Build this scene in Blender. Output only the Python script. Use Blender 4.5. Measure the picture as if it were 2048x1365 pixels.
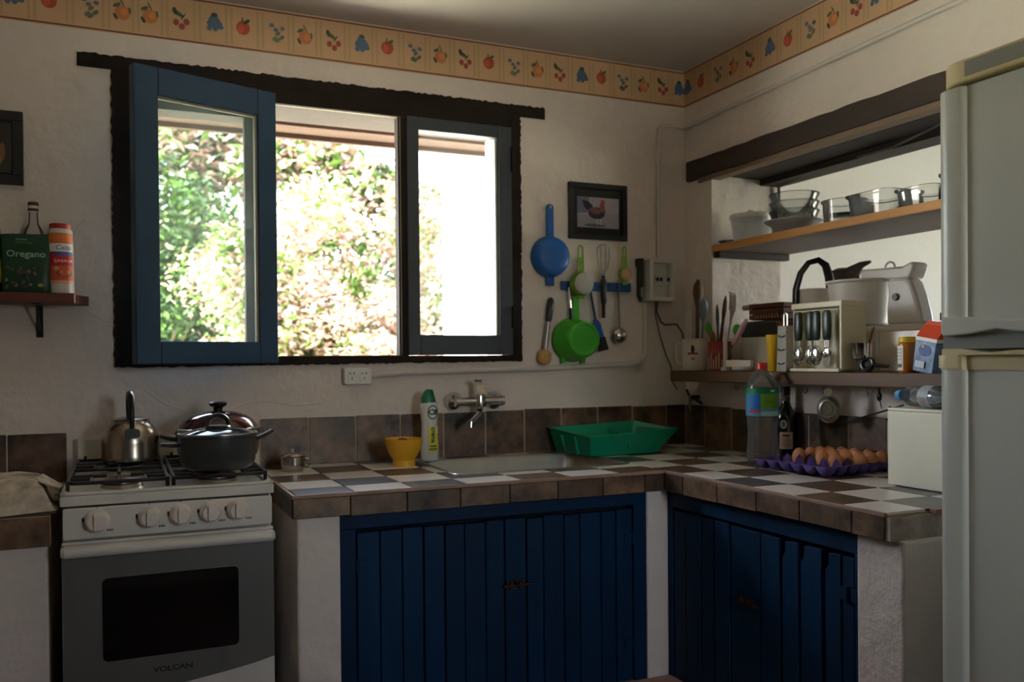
import bpy, bmesh, math, random
from mathutils import Vector, Matrix, Euler

for o in list(bpy.data.objects):
    bpy.data.objects.remove(o, do_unlink=True)
SC = bpy.context.scene
COL = SC.collection
PI = math.pi

# ------------------------------------------------------------------ camera
def make_camera():
    yaw, pitch, roll = math.radians(24.0), math.radians(-0.5), math.radians(-0.5)
    fw = Vector((math.sin(yaw) * math.cos(pitch), math.cos(yaw) * math.cos(pitch), math.sin(pitch)))
    rt = Vector((math.cos(yaw), -math.sin(yaw), 0))
    up = rt.cross(fw)
    r2 = math.cos(roll) * rt + math.sin(roll) * up
    u2 = -math.sin(roll) * rt + math.cos(roll) * up
    cd = bpy.data.cameras.new('camera')
    cd.sensor_fit = 'HORIZONTAL'
    cd.sensor_width = 36.0
    cd.lens = 1749.0 / 2048.0 * 36.0
    cd.shift_y = (738.0 - 682.5) / 2048.0
    cd.clip_start = 0.05
    cd.clip_end = 200
    cd.dof.use_dof = True
    cd.dof.focus_distance = 2.05
    cd.dof.aperture_fstop = 3.4
    o = bpy.data.objects.new('camera', cd)
    o.matrix_world = Matrix(((r2.x, u2.x, -fw.x, 0.0), (r2.y, u2.y, -fw.y, -2.93), (r2.z, u2.z, -fw.z, 1.24), (0, 0, 0, 1)))
    COL.objects.link(o)
    SC.camera = o
make_camera()

# ------------------------------------------------------------------ sky, sun, exposure
W = bpy.data.worlds.new('sky')
SC.world = W
W.use_nodes = True
nt = W.node_tree
bg = nt.nodes['Background']
sky = nt.nodes.new('ShaderNodeTexSky')
sky.sky_type = 'NISHITA'
sky.sun_disc = False
sky.sun_elevation = math.radians(43)
sky.sun_rotation = math.radians(262)
sky.dust_density = 2.0
hz = nt.nodes.new('ShaderNodeHueSaturation'); hz.inputs['Saturation'].default_value = 0.5
nt.links.new(sky.outputs[0], hz.inputs['Color'])
nt.links.new(hz.outputs[0], bg.inputs[0])
bg.inputs[1].default_value = 1.25
sl = bpy.data.lights.new('sun', 'SUN')
sl.energy = 30
sl.angle = math.radians(0.6)
sl.color = (1.0, 0.97, 0.90)
so = bpy.data.objects.new('sun', sl)
so.rotation_euler = Vector((-0.72, -0.10, 0.68)).to_track_quat('Z', 'Y').to_euler()
so.location = (-7, -1, 7)
COL.objects.link(so)
def portal(name, loc, rot, sx, sy):
    l = bpy.data.lights.new(name, 'AREA')
    l.shape = 'RECTANGLE'; l.size = sx; l.size_y = sy
    l.cycles.is_portal = True
    o = bpy.data.objects.new(name, l)
    o.location = loc; o.rotation_euler = rot
    COL.objects.link(o)
portal('window_portal', (0.66, 0.36, 1.68), (-PI / 2, 0, 0), 1.4, 0.95)
portal('next_room_portal', (4.42, -1.2, 1.45), (0, PI / 2, 0), 1.1, 0.9)
portal('rear_window_portal', (1.125, -3.72, 1.45), (PI / 2, 0, 0), 0.45, 0.8)
SC.view_settings.view_transform = 'Standard'
SC.view_settings.look = 'None'
SC.view_settings.exposure = 1.62
SC.view_settings.gamma = 1.0
SC.view_settings.use_curve_mapping = False
SC.cycles.max_bounces = 10
SC.cycles.diffuse_bounces = 6
SC.cycles.glossy_bounces = 4
SC.cycles.transparent_max_bounces = 24
SC.cycles.sample_clamp_indirect = 6.0
SC.cycles.caustics_reflective = False
SC.cycles.caustics_refractive = False

# ------------------------------------------------------------------ materials
def S(r, g, b):
    def f(c):
        c /= 255.0
        return c / 12.92 if c <= 0.04045 else ((c + 0.055) / 1.055) ** 2.4
    return (f(r), f(g), f(b), 1.0)

MATS = {}
def mat(name, col, rough=0.5, metal=0.0, var=0.0, vscale=6.0, bump=0.0, bscale=40.0, coat=0.0, bdist=0.01, col2=None, spec=0.5, stretch=None, world=False, rand=0.0):
    if name in MATS:
        return MATS[name]
    m = bpy.data.materials.new(name)
    m.use_nodes = True
    t = m.node_tree
    b = t.nodes['Principled BSDF']
    b.inputs['Base Color'].default_value = col
    b.inputs['Roughness'].default_value = rough
    b.inputs['Metallic'].default_value = metal
    b.inputs['Coat Weight'].default_value = coat
    b.inputs['Specular IOR Level'].default_value = spec
    src = None
    if var or bump or col2:
        if world:
            g = t.nodes.new('ShaderNodeNewGeometry'); src = g.outputs['Position']
        else:
            g = t.nodes.new('ShaderNodeTexCoord'); src = g.outputs['Object']
        if stretch:
            mp = t.nodes.new('ShaderNodeMapping'); mp.inputs['Scale'].default_value = stretch
            t.links.new(src, mp.inputs['Vector']); src = mp.outputs['Vector']
    if var or col2:
        n = t.nodes.new('ShaderNodeTexNoise')
        n.inputs['Scale'].default_value = vscale
        n.inputs['Detail'].default_value = 6
        n.inputs['Roughness'].default_value = 0.65
        t.links.new(src, n.inputs['Vector'])
        r = t.nodes.new('ShaderNodeValToRGB')
        c2 = col2 or col
        r.color_ramp.elements[0].position = 0.32
        r.color_ramp.elements[1].position = 0.68
        r.color_ramp.elements[0].color = tuple(max(0, c * (1 - var)) for c in col[:3]) + (1,)
        r.color_ramp.elements[1].color = tuple(min(1, c * (1 + var)) for c in c2[:3]) + (1,)
        t.links.new(n.outputs[0], r.inputs[0])
        out = r.outputs[0]
        if rand:
            oi = t.nodes.new('ShaderNodeObjectInfo')
            hs = t.nodes.new('ShaderNodeHueSaturation')
            mr = t.nodes.new('ShaderNodeMapRange')
            mr.inputs['To Min'].default_value = 1 - rand; mr.inputs['To Max'].default_value = 1 + rand
            t.links.new(oi.outputs['Random'], mr.inputs['Value'])
            t.links.new(mr.outputs[0], hs.inputs['Value'])
            t.links.new(out, hs.inputs['Color'])
            out = hs.outputs[0]
        t.links.new(out, b.inputs['Base Color'])
    if bump:
        n2 = t.nodes.new('ShaderNodeTexNoise')
        n2.inputs['Scale'].default_value = bscale
        n2.inputs['Detail'].default_value = 5
        t.links.new(src, n2.inputs['Vector'])
        bp = t.nodes.new('ShaderNodeBump')
        bp.inputs['Strength'].default_value = bump
        bp.inputs['Distance'].default_value = bdist
        t.links.new(n2.outputs[0], bp.inputs['Height'])
        t.links.new(bp.outputs[0], b.inputs['Normal'])
    MATS[name] = m
    return m

def glassy(name, tint, refl=1.0, veil=0.0, veilcol=(0.9, 0.9, 0.9, 1), rough=0.03):
    m = bpy.data.materials.new(name)
    m.use_nodes = True
    t = m.node_tree
    for n in list(t.nodes):
        if n.type != 'OUTPUT_MATERIAL':
            t.nodes.remove(n)
    out = [n for n in t.nodes if n.type == 'OUTPUT_MATERIAL'][0]
    tr = t.nodes.new('ShaderNodeBsdfTransparent'); tr.inputs[0].default_value = tint
    gl = t.nodes.new('ShaderNodeBsdfGlossy'); gl.inputs['Roughness'].default_value = rough
    fr = t.nodes.new('ShaderNodeFresnel'); fr.inputs[0].default_value = 1.0 + 0.5 * refl
    mx = t.nodes.new('ShaderNodeMixShader')
    t.links.new(fr.outputs[0], mx.inputs[0]); t.links.new(tr.outputs[0], mx.inputs[1]); t.links.new(gl.outputs[0], mx.inputs[2])
    last = mx
    if veil:
        tl = t.nodes.new('ShaderNodeBsdfTranslucent'); tl.inputs[0].default_value = veilcol
        df = t.nodes.new('ShaderNodeBsdfDiffuse'); df.inputs[0].default_value = veilcol
        ad = t.nodes.new('ShaderNodeMixShader')
        t.links.new(tl.outputs[0], ad.inputs[1]); t.links.new(df.outputs[0], ad.inputs[2])
        m2 = t.nodes.new('ShaderNodeMixShader')
        tc = t.nodes.new('ShaderNodeTexCoord'); nz = t.nodes.new('ShaderNodeTexNoise'); nz.inputs['Scale'].default_value = 3.5; nz.inputs['Detail'].default_value = 5
        mr = t.nodes.new('ShaderNodeMapRange'); mr.inputs[1].default_value = 0.3; mr.inputs[2].default_value = 0.7; mr.inputs[3].default_value = veil * 0.7; mr.inputs[4].default_value = veil * 1.3
        t.links.new(tc.outputs['Object'], nz.inputs['Vector']); t.links.new(nz.outputs[0], mr.inputs[0]); t.links.new(mr.outputs[0], m2.inputs[0])
        t.links.new(mx.outputs[0], m2.inputs[1]); t.links.new(ad.outputs[0], m2.inputs[2])
        last = m2
    t.links.new(last.outputs[0], out.inputs[0])
    MATS[name] = m
    return m

def print_mat():
    m = bpy.data.materials.new('printed')
    m.use_nodes = True
    t = m.node_tree
    b = t.nodes['Principled BSDF']
    b.inputs['Roughness'].default_value = 0.5
    a = t.nodes.new('ShaderNodeVertexColor'); a.layer_name = 'Col'
    t.links.new(a.outputs[0], b.inputs['Base Color'])
    MATS['printed'] = m
    return m

PLASTER = mat('plaster', S(228, 216, 207), 0.85, var=0.05, vscale=3.0, bump=0.6, bscale=16, bdist=0.018, world=True, spec=0.2)
PLASTER_DIM = mat('plaster_dim', S(150, 138, 128), 0.85, var=0.06, world=True)  # unseen left and rear walls, darkened on purpose to cut bounce light
PLASTER2 = mat('plaster_next', S(222, 220, 216), 0.85, bump=0.3, bscale=26, world=True, spec=0.2)
CEIL = mat('ceiling_paint', S(206, 196, 188), 0.9, var=0.04, vscale=2.0, bump=0.3, bscale=14, world=True, spec=0.2)
FLOORM = mat('floor_tile', S(84, 58, 48), 0.5, var=0.25, vscale=5, world=True)
KERB = mat('kerb_plaster', S(176, 140, 130), 0.8, var=0.2, vscale=9, bump=0.4, bscale=20, world=True)
FRAMEW = mat('frame_wood', S(46, 38, 34), 0.75, spec=0.12, var=0.2, vscale=9, bump=0.15, bscale=30, world=True)
SASHG = mat('sash_grey', S(60, 66, 74), 0.5, var=0.12, vscale=8, world=True)
SASHB = mat('sash_blue', S(18, 60, 90), 0.45, var=0.12, vscale=8, world=True, bump=0.1, bscale=50)
PUTTY = mat('glazing_bead', S(150, 142, 124), 0.7)
BLUE = mat('cupboard_blue', S(2, 42, 74), 0.55, spec=0.2, var=0.28, vscale=7, bump=0.15, bscale=50, world=True, rand=0.18, stretch=(1, 1, 0.25))
DARKGAP = mat('gap_dark', S(8, 12, 18), 0.9)
BEAM = mat('beam_wood', S(62, 48, 38), 0.75, var=0.35, vscale=8, bump=0.3, bscale=20, world=True, stretch=(1, 0.2, 1))
PINE = mat('shelf_pine', S(206, 144, 72), 0.55, var=0.2, vscale=10, bump=0.1, bscale=30, world=True, stretch=(1, 0.12, 1))
SHELFB = mat('shelf_grey_brown', S(104, 88, 76), 0.6, var=0.2, vscale=8, world=True, stretch=(1, 0.12, 1))  # grey-brown board, darker than its pine front edge
DARKWOOD = mat('dark_wood', S(92, 63, 32), 0.6, var=0.25, vscale=10, bump=0.15, bscale=30, world=True, stretch=(1, 0.15, 1))
CLEAT = mat('cleat_wood', S(52, 38, 28), 0.7, var=0.2, vscale=10)
REDWOOD = mat('red_wood', S(104, 50, 38), 0.5, var=0.2, vscale=12, stretch=(0.2, 1, 1))
STONE = mat('stone_tile', S(36, 30, 24), 0.4, var=0.3, vscale=11, col2=S(114, 88, 66), bump=0.25, bscale=35, bdist=0.004, world=True, rand=0.45)
TILEW = mat('tile_white', S(226, 220, 212), 0.28, var=0.04, vscale=8, world=True, rand=0.05)
TILEK = mat('tile_charcoal', S(54, 52, 54), 0.3, var=0.25, vscale=12, col2=S(86, 82, 80), world=True, rand=0.15)
TILEBR = mat('tile_brown', S(66, 50, 38), 0.35, var=0.25, vscale=12, col2=S(100, 78, 60), world=True, rand=0.2)
GROUT = mat('grout', S(172, 150, 128), 0.85, var=0.1, vscale=20, world=True)
EDGETRIM = mat('edge_trim', S(150, 118, 100), 0.5, var=0.2, vscale=15, world=True)
WHITEP = mat('white_plastic', S(222, 218, 210), 0.35)
ENAMEL = mat('stove_enamel', S(214, 210, 202), 0.25, var=0.02, coat=0.3)
KNOBP = mat('knob_plastic', S(226, 214, 204), 0.35)
OVENGREY = mat('oven_grey', S(112, 112, 108), 0.3, metal=0.3)
BLACKGL = mat('oven_glass', S(12, 12, 11), 0.07, coat=0.4)
BLACKM = mat('black_enamel', S(22, 22, 26), 0.28)
BLACKP = mat('black_plastic', S(20, 20, 20), 0.35)
STEEL = mat('steel', S(196, 192, 186), 0.22, metal=1.0)
STEELB = mat('brushed_steel', S(176, 172, 164), 0.34, metal=1.0, var=0.08, vscale=12)
ALU = mat('worn_aluminium', S(172, 162, 150), 0.24, metal=1.0, var=0.2, vscale=14)
CHROME = mat('chrome', S(214, 214, 212), 0.1, metal=1.0)
POTGREY = mat('pot_enamel', S(74, 76, 74), 0.3, metal=0.35, var=0.06)
MAROON = mat('maroon_enamel', S(66, 20, 22), 0.14, coat=0.6)
YELLOW = mat('yellow_plastic', S(232, 172, 40), 0.42)
YELLOW2 = mat('yellow_cup', S(232, 190, 30), 0.4)
GREENP = mat('green_plastic', S(0, 142, 104), 0.4)
LIME = mat('lime_plastic', S(70, 176, 40), 0.42)
LIME2 = mat('lime_plastic_dark', S(118, 158, 28), 0.42)
BLUEP = mat('blue_plastic', S(20, 92, 170), 0.4)
BLUER = mat('blue_rail', S(18, 84, 146), 0.5)
MESHW = mat('sieve_mesh', S(176, 172, 160), 0.6, bump=0.5, bscale=300)
MESHO = mat('sieve_mesh_stained', S(176, 136, 92), 0.6, bump=0.5, bscale=300)
WOODU = mat('spoon_wood', S(96, 62, 38), 0.6, var=0.25, vscale=16)
WOODL = mat('light_wood', S(196, 150, 92), 0.6, var=0.15, vscale=16)
CREAM = mat('cream_plastic', S(226, 218, 190), 0.4)
FRIDGE = mat('fridge_enamel', S(182, 182, 172), 0.34, bump=0.05, bscale=260)
FRIDGEG = mat('fridge_gasket', S(112, 112, 104), 0.6)
BEIGE = mat('fridge_beige', S(196, 178, 132), 0.4)
BEIGEG = mat('fridge_badge', S(128, 126, 118), 0.4)
PURPLE = mat('pulp_purple', S(92, 72, 138), 0.85, bump=0.3, bscale=120, var=0.1, vscale=20)
EGGM = mat('egg_shell', S(206, 138, 92), 0.5, var=0.06, vscale=30, rand=0.08)
BOXW = mat('box_cream', S(232, 228, 206), 0.5, var=0.03, vscale=12)
WINE = mat('dark_bottle', S(14, 12, 11), 0.1, coat=0.5)
CLOTH = mat('cloth_print', S(112, 98, 78), 0.9, vscale=14, col2=S(220, 208, 190), bump=0.5, bscale=24)
CONDUIT = mat('conduit_paint', S(214, 206, 198), 0.55)
CABLE = mat('cable_grey', S(96, 92, 90), 0.6)
RED = mat('red_plastic', S(206, 30, 30), 0.4)
REDD = mat('red_dark', S(140, 44, 36), 0.5)
PINK = mat('pink_handle', S(214, 170, 176), 0.45)
BLUECAP = mat('cap_blue', S(92, 156, 206), 0.4)
HONEY = mat('honey', S(176, 104, 22), 0.2, coat=0.4)
WICKER = mat('wicker', S(104, 58, 36), 0.7, var=0.3, vscale=30, bump=0.3, bscale=90)
DARKPOT = mat('dark_ware', S(30, 27, 25), 0.5)
FOLI_G = mat('leaf_green', S(66, 98, 24), 0.6, var=0.3, vscale=2.0, world=True)
FOLI_D = mat('leaf_dark', S(36, 60, 22), 0.6, var=0.3, vscale=2.0, world=True)
FOLI_P = mat('leaf_pale', S(158, 132, 116), 0.7, var=0.15, vscale=2.0, world=True)
BARK = mat('bark', S(112, 92, 74), 0.9, var=0.3, vscale=12)
GROUND = mat('dry_ground', S(208, 206, 188), 0.95, var=0.12, vscale=1.2, col2=S(196, 200, 176), world=True)
OUTW = mat('outside_render', S(236, 230, 220), 0.9, var=0.03, bump=0.4, bscale=60, world=True)
EAVE = mat('eave_board', S(60, 45, 38), 0.8, spec=0.1, var=0.2, vscale=10, world=True, stretch=(0.15, 1, 1))
PRINT = print_mat()
PANE = glassy('window_glass', (0.97, 0.98, 0.97, 1), 1.0, veil=0.02)
DUSTY = glassy('dusty_glass', (0.86, 0.9, 0.88, 1), 1.0, veil=0.045, veilcol=(0.5, 0.58, 0.58, 1))
CLEAR = glassy('clear_glass', (0.985, 0.99, 0.985, 1), 0.8, veil=0.07)
PET = glassy('pet_plastic', (0.93, 0.95, 0.93, 1), 1.2, veil=0.12, rough=0.06)
PETB = glassy('pet_blue', (0.8, 0.88, 0.92, 1), 1.0, veil=0.10, rough=0.06)
TUBW = glassy('milky_plastic', (0.8, 0.8, 0.8, 1), 0.6, veil=0.75, veilcol=(0.86, 0.85, 0.84, 1), rough=0.2)

# ------------------------------------------------------------------ mesh helpers
class MB:
    def __init__(s):
        s.v = []; s.f = []; s.mi = []; s.T = Matrix.Identity(4)
    def add(s, vs, fs, mi=0):
        k = len(s.v)
        T = s.T
        s.v += [tuple(T @ Vector(p)) for p in vs]
        s.f += [tuple(i + k for i in f) for f in fs]
        s.mi += [mi] * len(fs)
        return s
    def at(s, loc=(0, 0, 0), rot=(0, 0, 0)):
        s.T = Matrix.Translation(loc) @ Euler(rot).to_matrix().to_4x4()
        return s
    def box(s, x0, x1, y0, y1, z0, z1, mi=0):
        vs = [(x0, y0, z0), (x1, y0, z0), (x1, y1, z0), (x0, y1, z0), (x0, y0, z1), (x1, y0, z1), (x1, y1, z1), (x0, y1, z1)]
        return s.add(vs, [(3, 2, 1, 0), (4, 5, 6, 7), (0, 1, 5, 4), (1, 2, 6, 5), (2, 3, 7, 6), (3, 0, 4, 7)], mi)
    def hexa(s, p, mi=0):
        return s.add(p, [(3, 2, 1, 0), (4, 5, 6, 7), (0, 1, 5, 4), (1, 2, 6, 5), (2, 3, 7, 6), (3, 0, 4, 7)], mi)
    def lathe(s, prof, n=28, c=(0, 0, 0), mi=0, ax='z', a0=0.0, a1=2 * PI, sx=1.0, sy=1.0):
        vs = []; fs = []
        full = abs(a1 - a0 - 2 * PI) < 1e-6
        m = n if full else n + 1
        for (r, z) in prof:
            for i in range(m):
                a = a0 + (a1 - a0) * i / n
                x, y = r * math.cos(a) * sx, r * math.sin(a) * sy
                p = {'z': (x, y, z), 'y': (x, z, -y), 'x': (z, x, y)}[ax]
                vs.append((c[0] + p[0], c[1] + p[1], c[2] + p[2]))
        for j in range(len(prof) - 1):
            for i in range(n):
                a, b = j * m + i, j * m + (i + 1) % m
                d, e = (j + 1) * m + i, (j + 1) * m + (i + 1) % m
                r0, r1 = prof[j][0] < 1e-6, prof[j + 1][0] < 1e-6
                if r0 and r1:
                    continue
                if r0:
                    fs.append((a, e, d))
                elif r1:
                    fs.append((a, b, d))
                else:
                    fs.append((a, b, e, d))
        return s.add(vs, fs, mi)
    def tube(s, pts, r, n=8, mi=0, cap=True, flat=None):
        pts = [Vector(p) for p in pts]
        rs = r if isinstance(r, (list, tuple)) else [r] * len(pts)
        vs = []; fs = []
        up = None
        for i, p in enumerate(pts):
            d = (pts[min(i + 1, len(pts) - 1)] - pts[max(i - 1, 0)]).normalized()
            if up is None:
                up = Vector((0, 0, 1)) if abs(d.z) < 0.9 else Vector((1, 0, 0))
            u = d.cross(up)
            if u.length < 1e-5:
                u = d.cross(Vector((0, 1, 0)))
            u.normalize()
            w = u.cross(d).normalized()
            up = w
            for k in range(n):
                a = 2 * PI * k / n
                vs.append(p + rs[i] * (math.cos(a) * u + math.sin(a) * w * (flat or 1.0)))
        for i in range(len(pts) - 1):
            for k in range(n):
                fs.append((i * n + k, i * n + (k + 1) % n, (i + 1) * n + (k + 1) % n, (i + 1) * n + k))
        if cap:
            fs.append(tuple(range(n - 1, -1, -1)))
            fs.append(tuple((len(pts) - 1) * n + k for k in range(n)))
        return s.add(vs, fs, mi)
    def cyl(s, p0, p1, r0, r1=None, n=16, mi=0):
        return s.tube([p0, p1], [r0, r0 if r1 is None else r1], n, mi)
    def prism(s, poly, d0, d1, ax='y', mi=0):
        # poly: 2D points; extruded along ax from d0 to d1
        def P(a, b, d):
            return {'y': (a, d, b), 'x': (d, a, b), 'z': (a, b, d)}[ax]
        n = len(poly)
        vs = [P(a, b, d0) for a, b in poly] + [P(a, b, d1) for a, b in poly]
        fs = [tuple(range(n)), tuple(range(2 * n - 1, n - 1, -1))]
        for i in range(n):
            j = (i + 1) % n
            fs.append((i, i + n, j + n, j))
        return s.add(vs, fs, mi)
    def ell(s, c, rx, ry, rz, n=16, m=10, mi=0):
        prof = [(math.sin(PI * j / m), -math.cos(PI * j / m)) for j in range(m + 1)]
        vs = []; fs = []
        for r, z in prof:
            for i in range(n):
                a = 2 * PI * i / n
                vs.append((c[0] + rx * r * math.cos(a), c[1] + ry * r * math.sin(a), c[2] + rz * z))
        for j in range(m):
            for i in range(n):
                a, b, d, e = j * n + i, j * n + (i + 1) % n, (j + 1) * n + i, (j + 1) * n + (i + 1) % n
                if j == 0: fs.append((a, e, d))
                elif j == m - 1: fs.append((a, b, d))
                else: fs.append((a, b, e, d))
        return s.add(vs, fs, mi)
    def loft(s, rings, mi=0, cap0=True, cap1=True, closed=True):
        n = len(rings[0]); vs = [p for r in rings for p in r]; fs = []
        for i in range(len(rings) - 1):
            for k in range(n if closed else n - 1):
                fs.append((i * n + k, i * n + (k + 1) % n, (i + 1) * n + (k + 1) % n, (i + 1) * n + k))
        if cap0: fs.append(tuple(range(n - 1, -1, -1)))
        if cap1: fs.append(tuple((len(rings) - 1) * n + k for k in range(n)))
        return s.add(vs, fs, mi)
    def build(s, name, mats, parent=None, loc=None, rot=None, smooth=True, ang=38, bevel=0.0, seg=2, label=None):
        me = bpy.data.meshes.new(name)
        me.from_pydata(s.v, [], s.f)
        if not isinstance(mats, (list, tuple)):
            mats = [mats]
        for m in mats:
            me.materials.append(m)
        if len(mats) > 1:
            me.polygons.foreach_set('material_index', s.mi)
        bm = bmesh.new(); bm.from_mesh(me)
        bmesh.ops.recalc_face_normals(bm, faces=bm.faces)
        bm.to_mesh(me); bm.free()
        if smooth:
            me.polygons.foreach_set('use_smooth', [True] * len(me.polygons))
            me.set_sharp_from_angle(angle=math.radians(ang))
        me.update()
        o = bpy.data.objects.new(name, me)
        COL.objects.link(o)
        if parent: o.parent = parent
        if loc: o.location = loc
        if rot: o.rotation_euler = rot
        if bevel:
            b = o.modifiers.new('bevel', 'BEVEL'); b.width = bevel; b.segments = seg; b.limit_method = 'ANGLE'; b.angle_limit = math.radians(40)
        if label: o['label'] = label
        return o

def tag(o, label, cat, group=None, kind=None):
    o['label'] = label; o['category'] = cat
    if group: o['group'] = group
    if kind: o['kind'] = kind
    return o
def thing(name, label, cat, loc=(0, 0, 0), rot=(0, 0, 0), group=None, kind=None):
    o = bpy.data.objects.new(name, None)
    o.empty_display_size = 0.05
    COL.objects.link(o)
    o.location = loc; o.rotation_euler = rot
    return tag(o, label, cat, group, kind)
def struct(o, label=None, cat=None):
    o['kind'] = 'structure'
    if label: o['label'] = label
    if cat: o['category'] = cat
    return o
def share(o, name, parent, loc, rot=None, mats=None):
    c = bpy.data.objects.new(name, o.data)
    COL.objects.link(c); c.parent = parent; c.location = loc
    if rot: c.rotation_euler = rot
    for m in o.modifiers:
        b = c.modifiers.new(m.name, m.type)
        if m.type == 'BEVEL':
            b.width = m.width; b.segments = m.segments; b.limit_method = m.limit_method; b.angle_limit = m.angle_limit
    return c
def copy_thing(root, loc, rot=None, label=None):
    r = root.copy(); COL.objects.link(r); r.location = loc
    if rot: r.rotation_euler = rot
    if label: r['label'] = label
    for ch in list(root.children):
        c = ch.copy(); COL.objects.link(c); c.parent = r
        for g in list(ch.children):
            d = g.copy(); COL.objects.link(d); d.parent = c
    return r
def rrect(w, h, r, n=5, cx=0, cy=0):
    pts = []
    for qx, qy, a0 in ((1, 1, 0), (-1, 1, PI / 2), (-1, -1, PI), (1, -1, 1.5 * PI)):
        for k in range(n + 1):
            a = a0 + PI / 2 * k / n
            pts.append((cx + qx * (w / 2 - r) + r * math.cos(a), cy + qy * (h / 2 - r) + r * math.sin(a)))
    return pts
def ellpts(cx, cy, rx, ry, n=14, rot=0):
    o = []
    for i in range(n):
        a = 2 * PI * i / n
        x, y = rx * math.cos(a), ry * math.sin(a)
        o.append((cx + x * math.cos(rot) - y * math.sin(rot), cy + x * math.sin(rot) + y * math.cos(rot)))
    return o

def text_tris(txt, size, cx=0, cy=0, shear=0.0, sx=1.0, bold=0.0, rot=0.0):
    cu = bpy.data.curves.new('t', 'FONT')
    cu.body = txt; cu.size = size; cu.align_x = 'CENTER'; cu.align_y = 'CENTER'; cu.shear = shear; cu.offset = bold
    cu.resolution_u = 3
    ob = bpy.data.objects.new('t', cu)
    COL.objects.link(ob)
    dg = bpy.context.evaluated_depsgraph_get()
    me = bpy.data.meshes.new_from_object(ob.evaluated_get(dg))
    vs = [(v.co.x * sx, v.co.y) for v in me.vertices]
    cr, sr = math.cos(rot), math.sin(rot)
    vs = [(cx + x * cr - y * sr, cy + x * sr + y * cr) for x, y in vs]
    out = [[vs[i] for i in p.vertices] for p in me.polygons]
    bpy.data.objects.remove(ob, do_unlink=True); bpy.data.curves.remove(cu); bpy.data.meshes.remove(me)
    return out

class Print:
    """flat printed shapes (2D polygons with colours, later ones on top), mapped onto a surface by fn(u, v, lift)"""
    def __init__(s):
        s.p = []
        s.l = 0
    def poly(s, pts, col, step=True):
        if step: s.l += 1
        s.p.append((pts, col, s.l)); return s
    def rect(s, x0, x1, y0, y1, col, n=1):
        s.l += 1
        for i in range(n):
            a, b = x0 + (x1 - x0) * i / n, x0 + (x1 - x0) * (i + 1) / n
            s.p.append(([(a, y0), (b, y0), (b, y1), (a, y1)], col, s.l))
        return s
    def text(s, txt, size, cx, cy, col, **k):
        s.l += 1
        for t in text_tris(txt, size, cx, cy, **k):
            s.p.append((t, col, s.l))
        return s
    def build(s, name, fn, parent=None, loc=None, rot=None, lift=0.0004, base=0.0006):
        vs = []; fs = []; cols = []
        top = max(1, s.l)
        for pts, col, l in s.p:
            k = len(vs)
            vs += [fn(u, v, base + lift * l) for u, v in pts]
            fs.append(tuple(range(k, k + len(pts))))
            cols += [col] * len(pts)
        me = bpy.data.meshes.new(name)
        me.from_pydata(vs, [], fs)
        ca = me.color_attributes.new('Col', 'FLOAT_COLOR', 'CORNER')
        ca.data.foreach_set('color', [c for col in cols for c in col])
        me.materials.append(PRINT)
        o = bpy.data.objects.new(name, me)
        COL.objects.link(o)
        if parent: o.parent = parent
        if loc: o.location = loc
        if rot: o.rotation_euler = rot
        return o
def on_y(y):      # face that looks towards -y
    return lambda u, v, l: (u, y - l, v)
def on_x(x):      # face that looks towards -x ; u grows towards -y
    return lambda u, v, l: (x - l, -u, v)
def on_cyl(r, a0=-PI / 2, zfun=None):      # u = arc length, centred on angle a0
    return lambda u, v, l: ((r + l) * math.cos(a0 + u / r), (r + l) * math.sin(a0 + u / r), v)
# ------------------------------------------------------------------ the room
XR, ZC, ZT = 2.07, 2.395, 0.903
def neg(o):
    return tuple(-c for c in o.location)
random.seed(4)

m = MB()
m.box(-1.8, 4.7, -4.0, 0.32, -0.2, 0.0)
struct(m.build('floor', FLOORM, smooth=False), 'dark reddish floor below the cupboards', 'floor')
m = MB()
m.box(-1.8, 4.7, -4.0, 0.32, ZC, 2.62)
struct(m.build('ceiling', CEIL, smooth=False), 'off white plaster ceiling above the fruit border', 'ceiling')

HX0, HX1, HZ0, HZ1 = -0.015, 1.338, 1.24, 2.15       # window hole
m = MB()
m.box(-1.8, HX0, 0, 0.32, 0, ZC); m.box(HX1, 4.7, 0, 0.32, 0, ZC)
m.box(HX0, HX1, 0, 0.32, 0, HZ0); m.box(HX0, HX1, 0, 0.32, HZ1, ZC)
wall_back = struct(m.build('wall_back', PLASTER, smooth=False), 'rough whitewashed wall with the window in it', 'wall')

OY, OZ0, OZ1 = -0.177, 1.318, 1.945                    # pass-through opening in the right wall
m = MB()
m.box(XR, 2.40, OY, 0, 0, OZ1); m.box(XR, 2.40, -0.03, 0, OZ1, 2.02)
m.box(XR, 2.40, -4.0, OY, 0, OZ0)
m.box(XR, 2.40, -4.0, 0, 2.02, ZC)
m.box(XR, 2.40, -4.0, -2.45, OZ0, 2.02)
wall_right = struct(m.build('wall_right', PLASTER, smooth=False), 'thick whitewashed wall with a long serving opening', 'wall')
m = MB(); m.box(-1.8, -1.5, -4.0, 0, 0, ZC)
struct(m.build('wall_left', PLASTER_DIM, smooth=False), 'darkened plaster wall left of the camera, out of the picture', 'wall')
m = MB(); m.box(-1.5, 0.9, -4.0, -3.7, 0, ZC); m.box(1.35, 4.4, -4.0, -3.7, 0, ZC); m.box(0.9, 1.35, -4.0, -3.7, 1.85, ZC); m.box(0.9, 1.35, -4.0, -3.7, 0, 1.05)
struct(m.build('wall_front', PLASTER_DIM, smooth=False), 'darkened plaster wall with a small window behind the camera', 'wall')
m = MB()
m.box(4.4, 4.7, -4.0, -1.65, 0, ZC); m.box(4.4, 4.7, -0.75, 0, 0, ZC)
m.box(4.4, 4.7, -1.65, -0.75, 0, 0.9); m.box(4.4, 4.7, -1.65, -0.75, 2.0, ZC)
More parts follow.
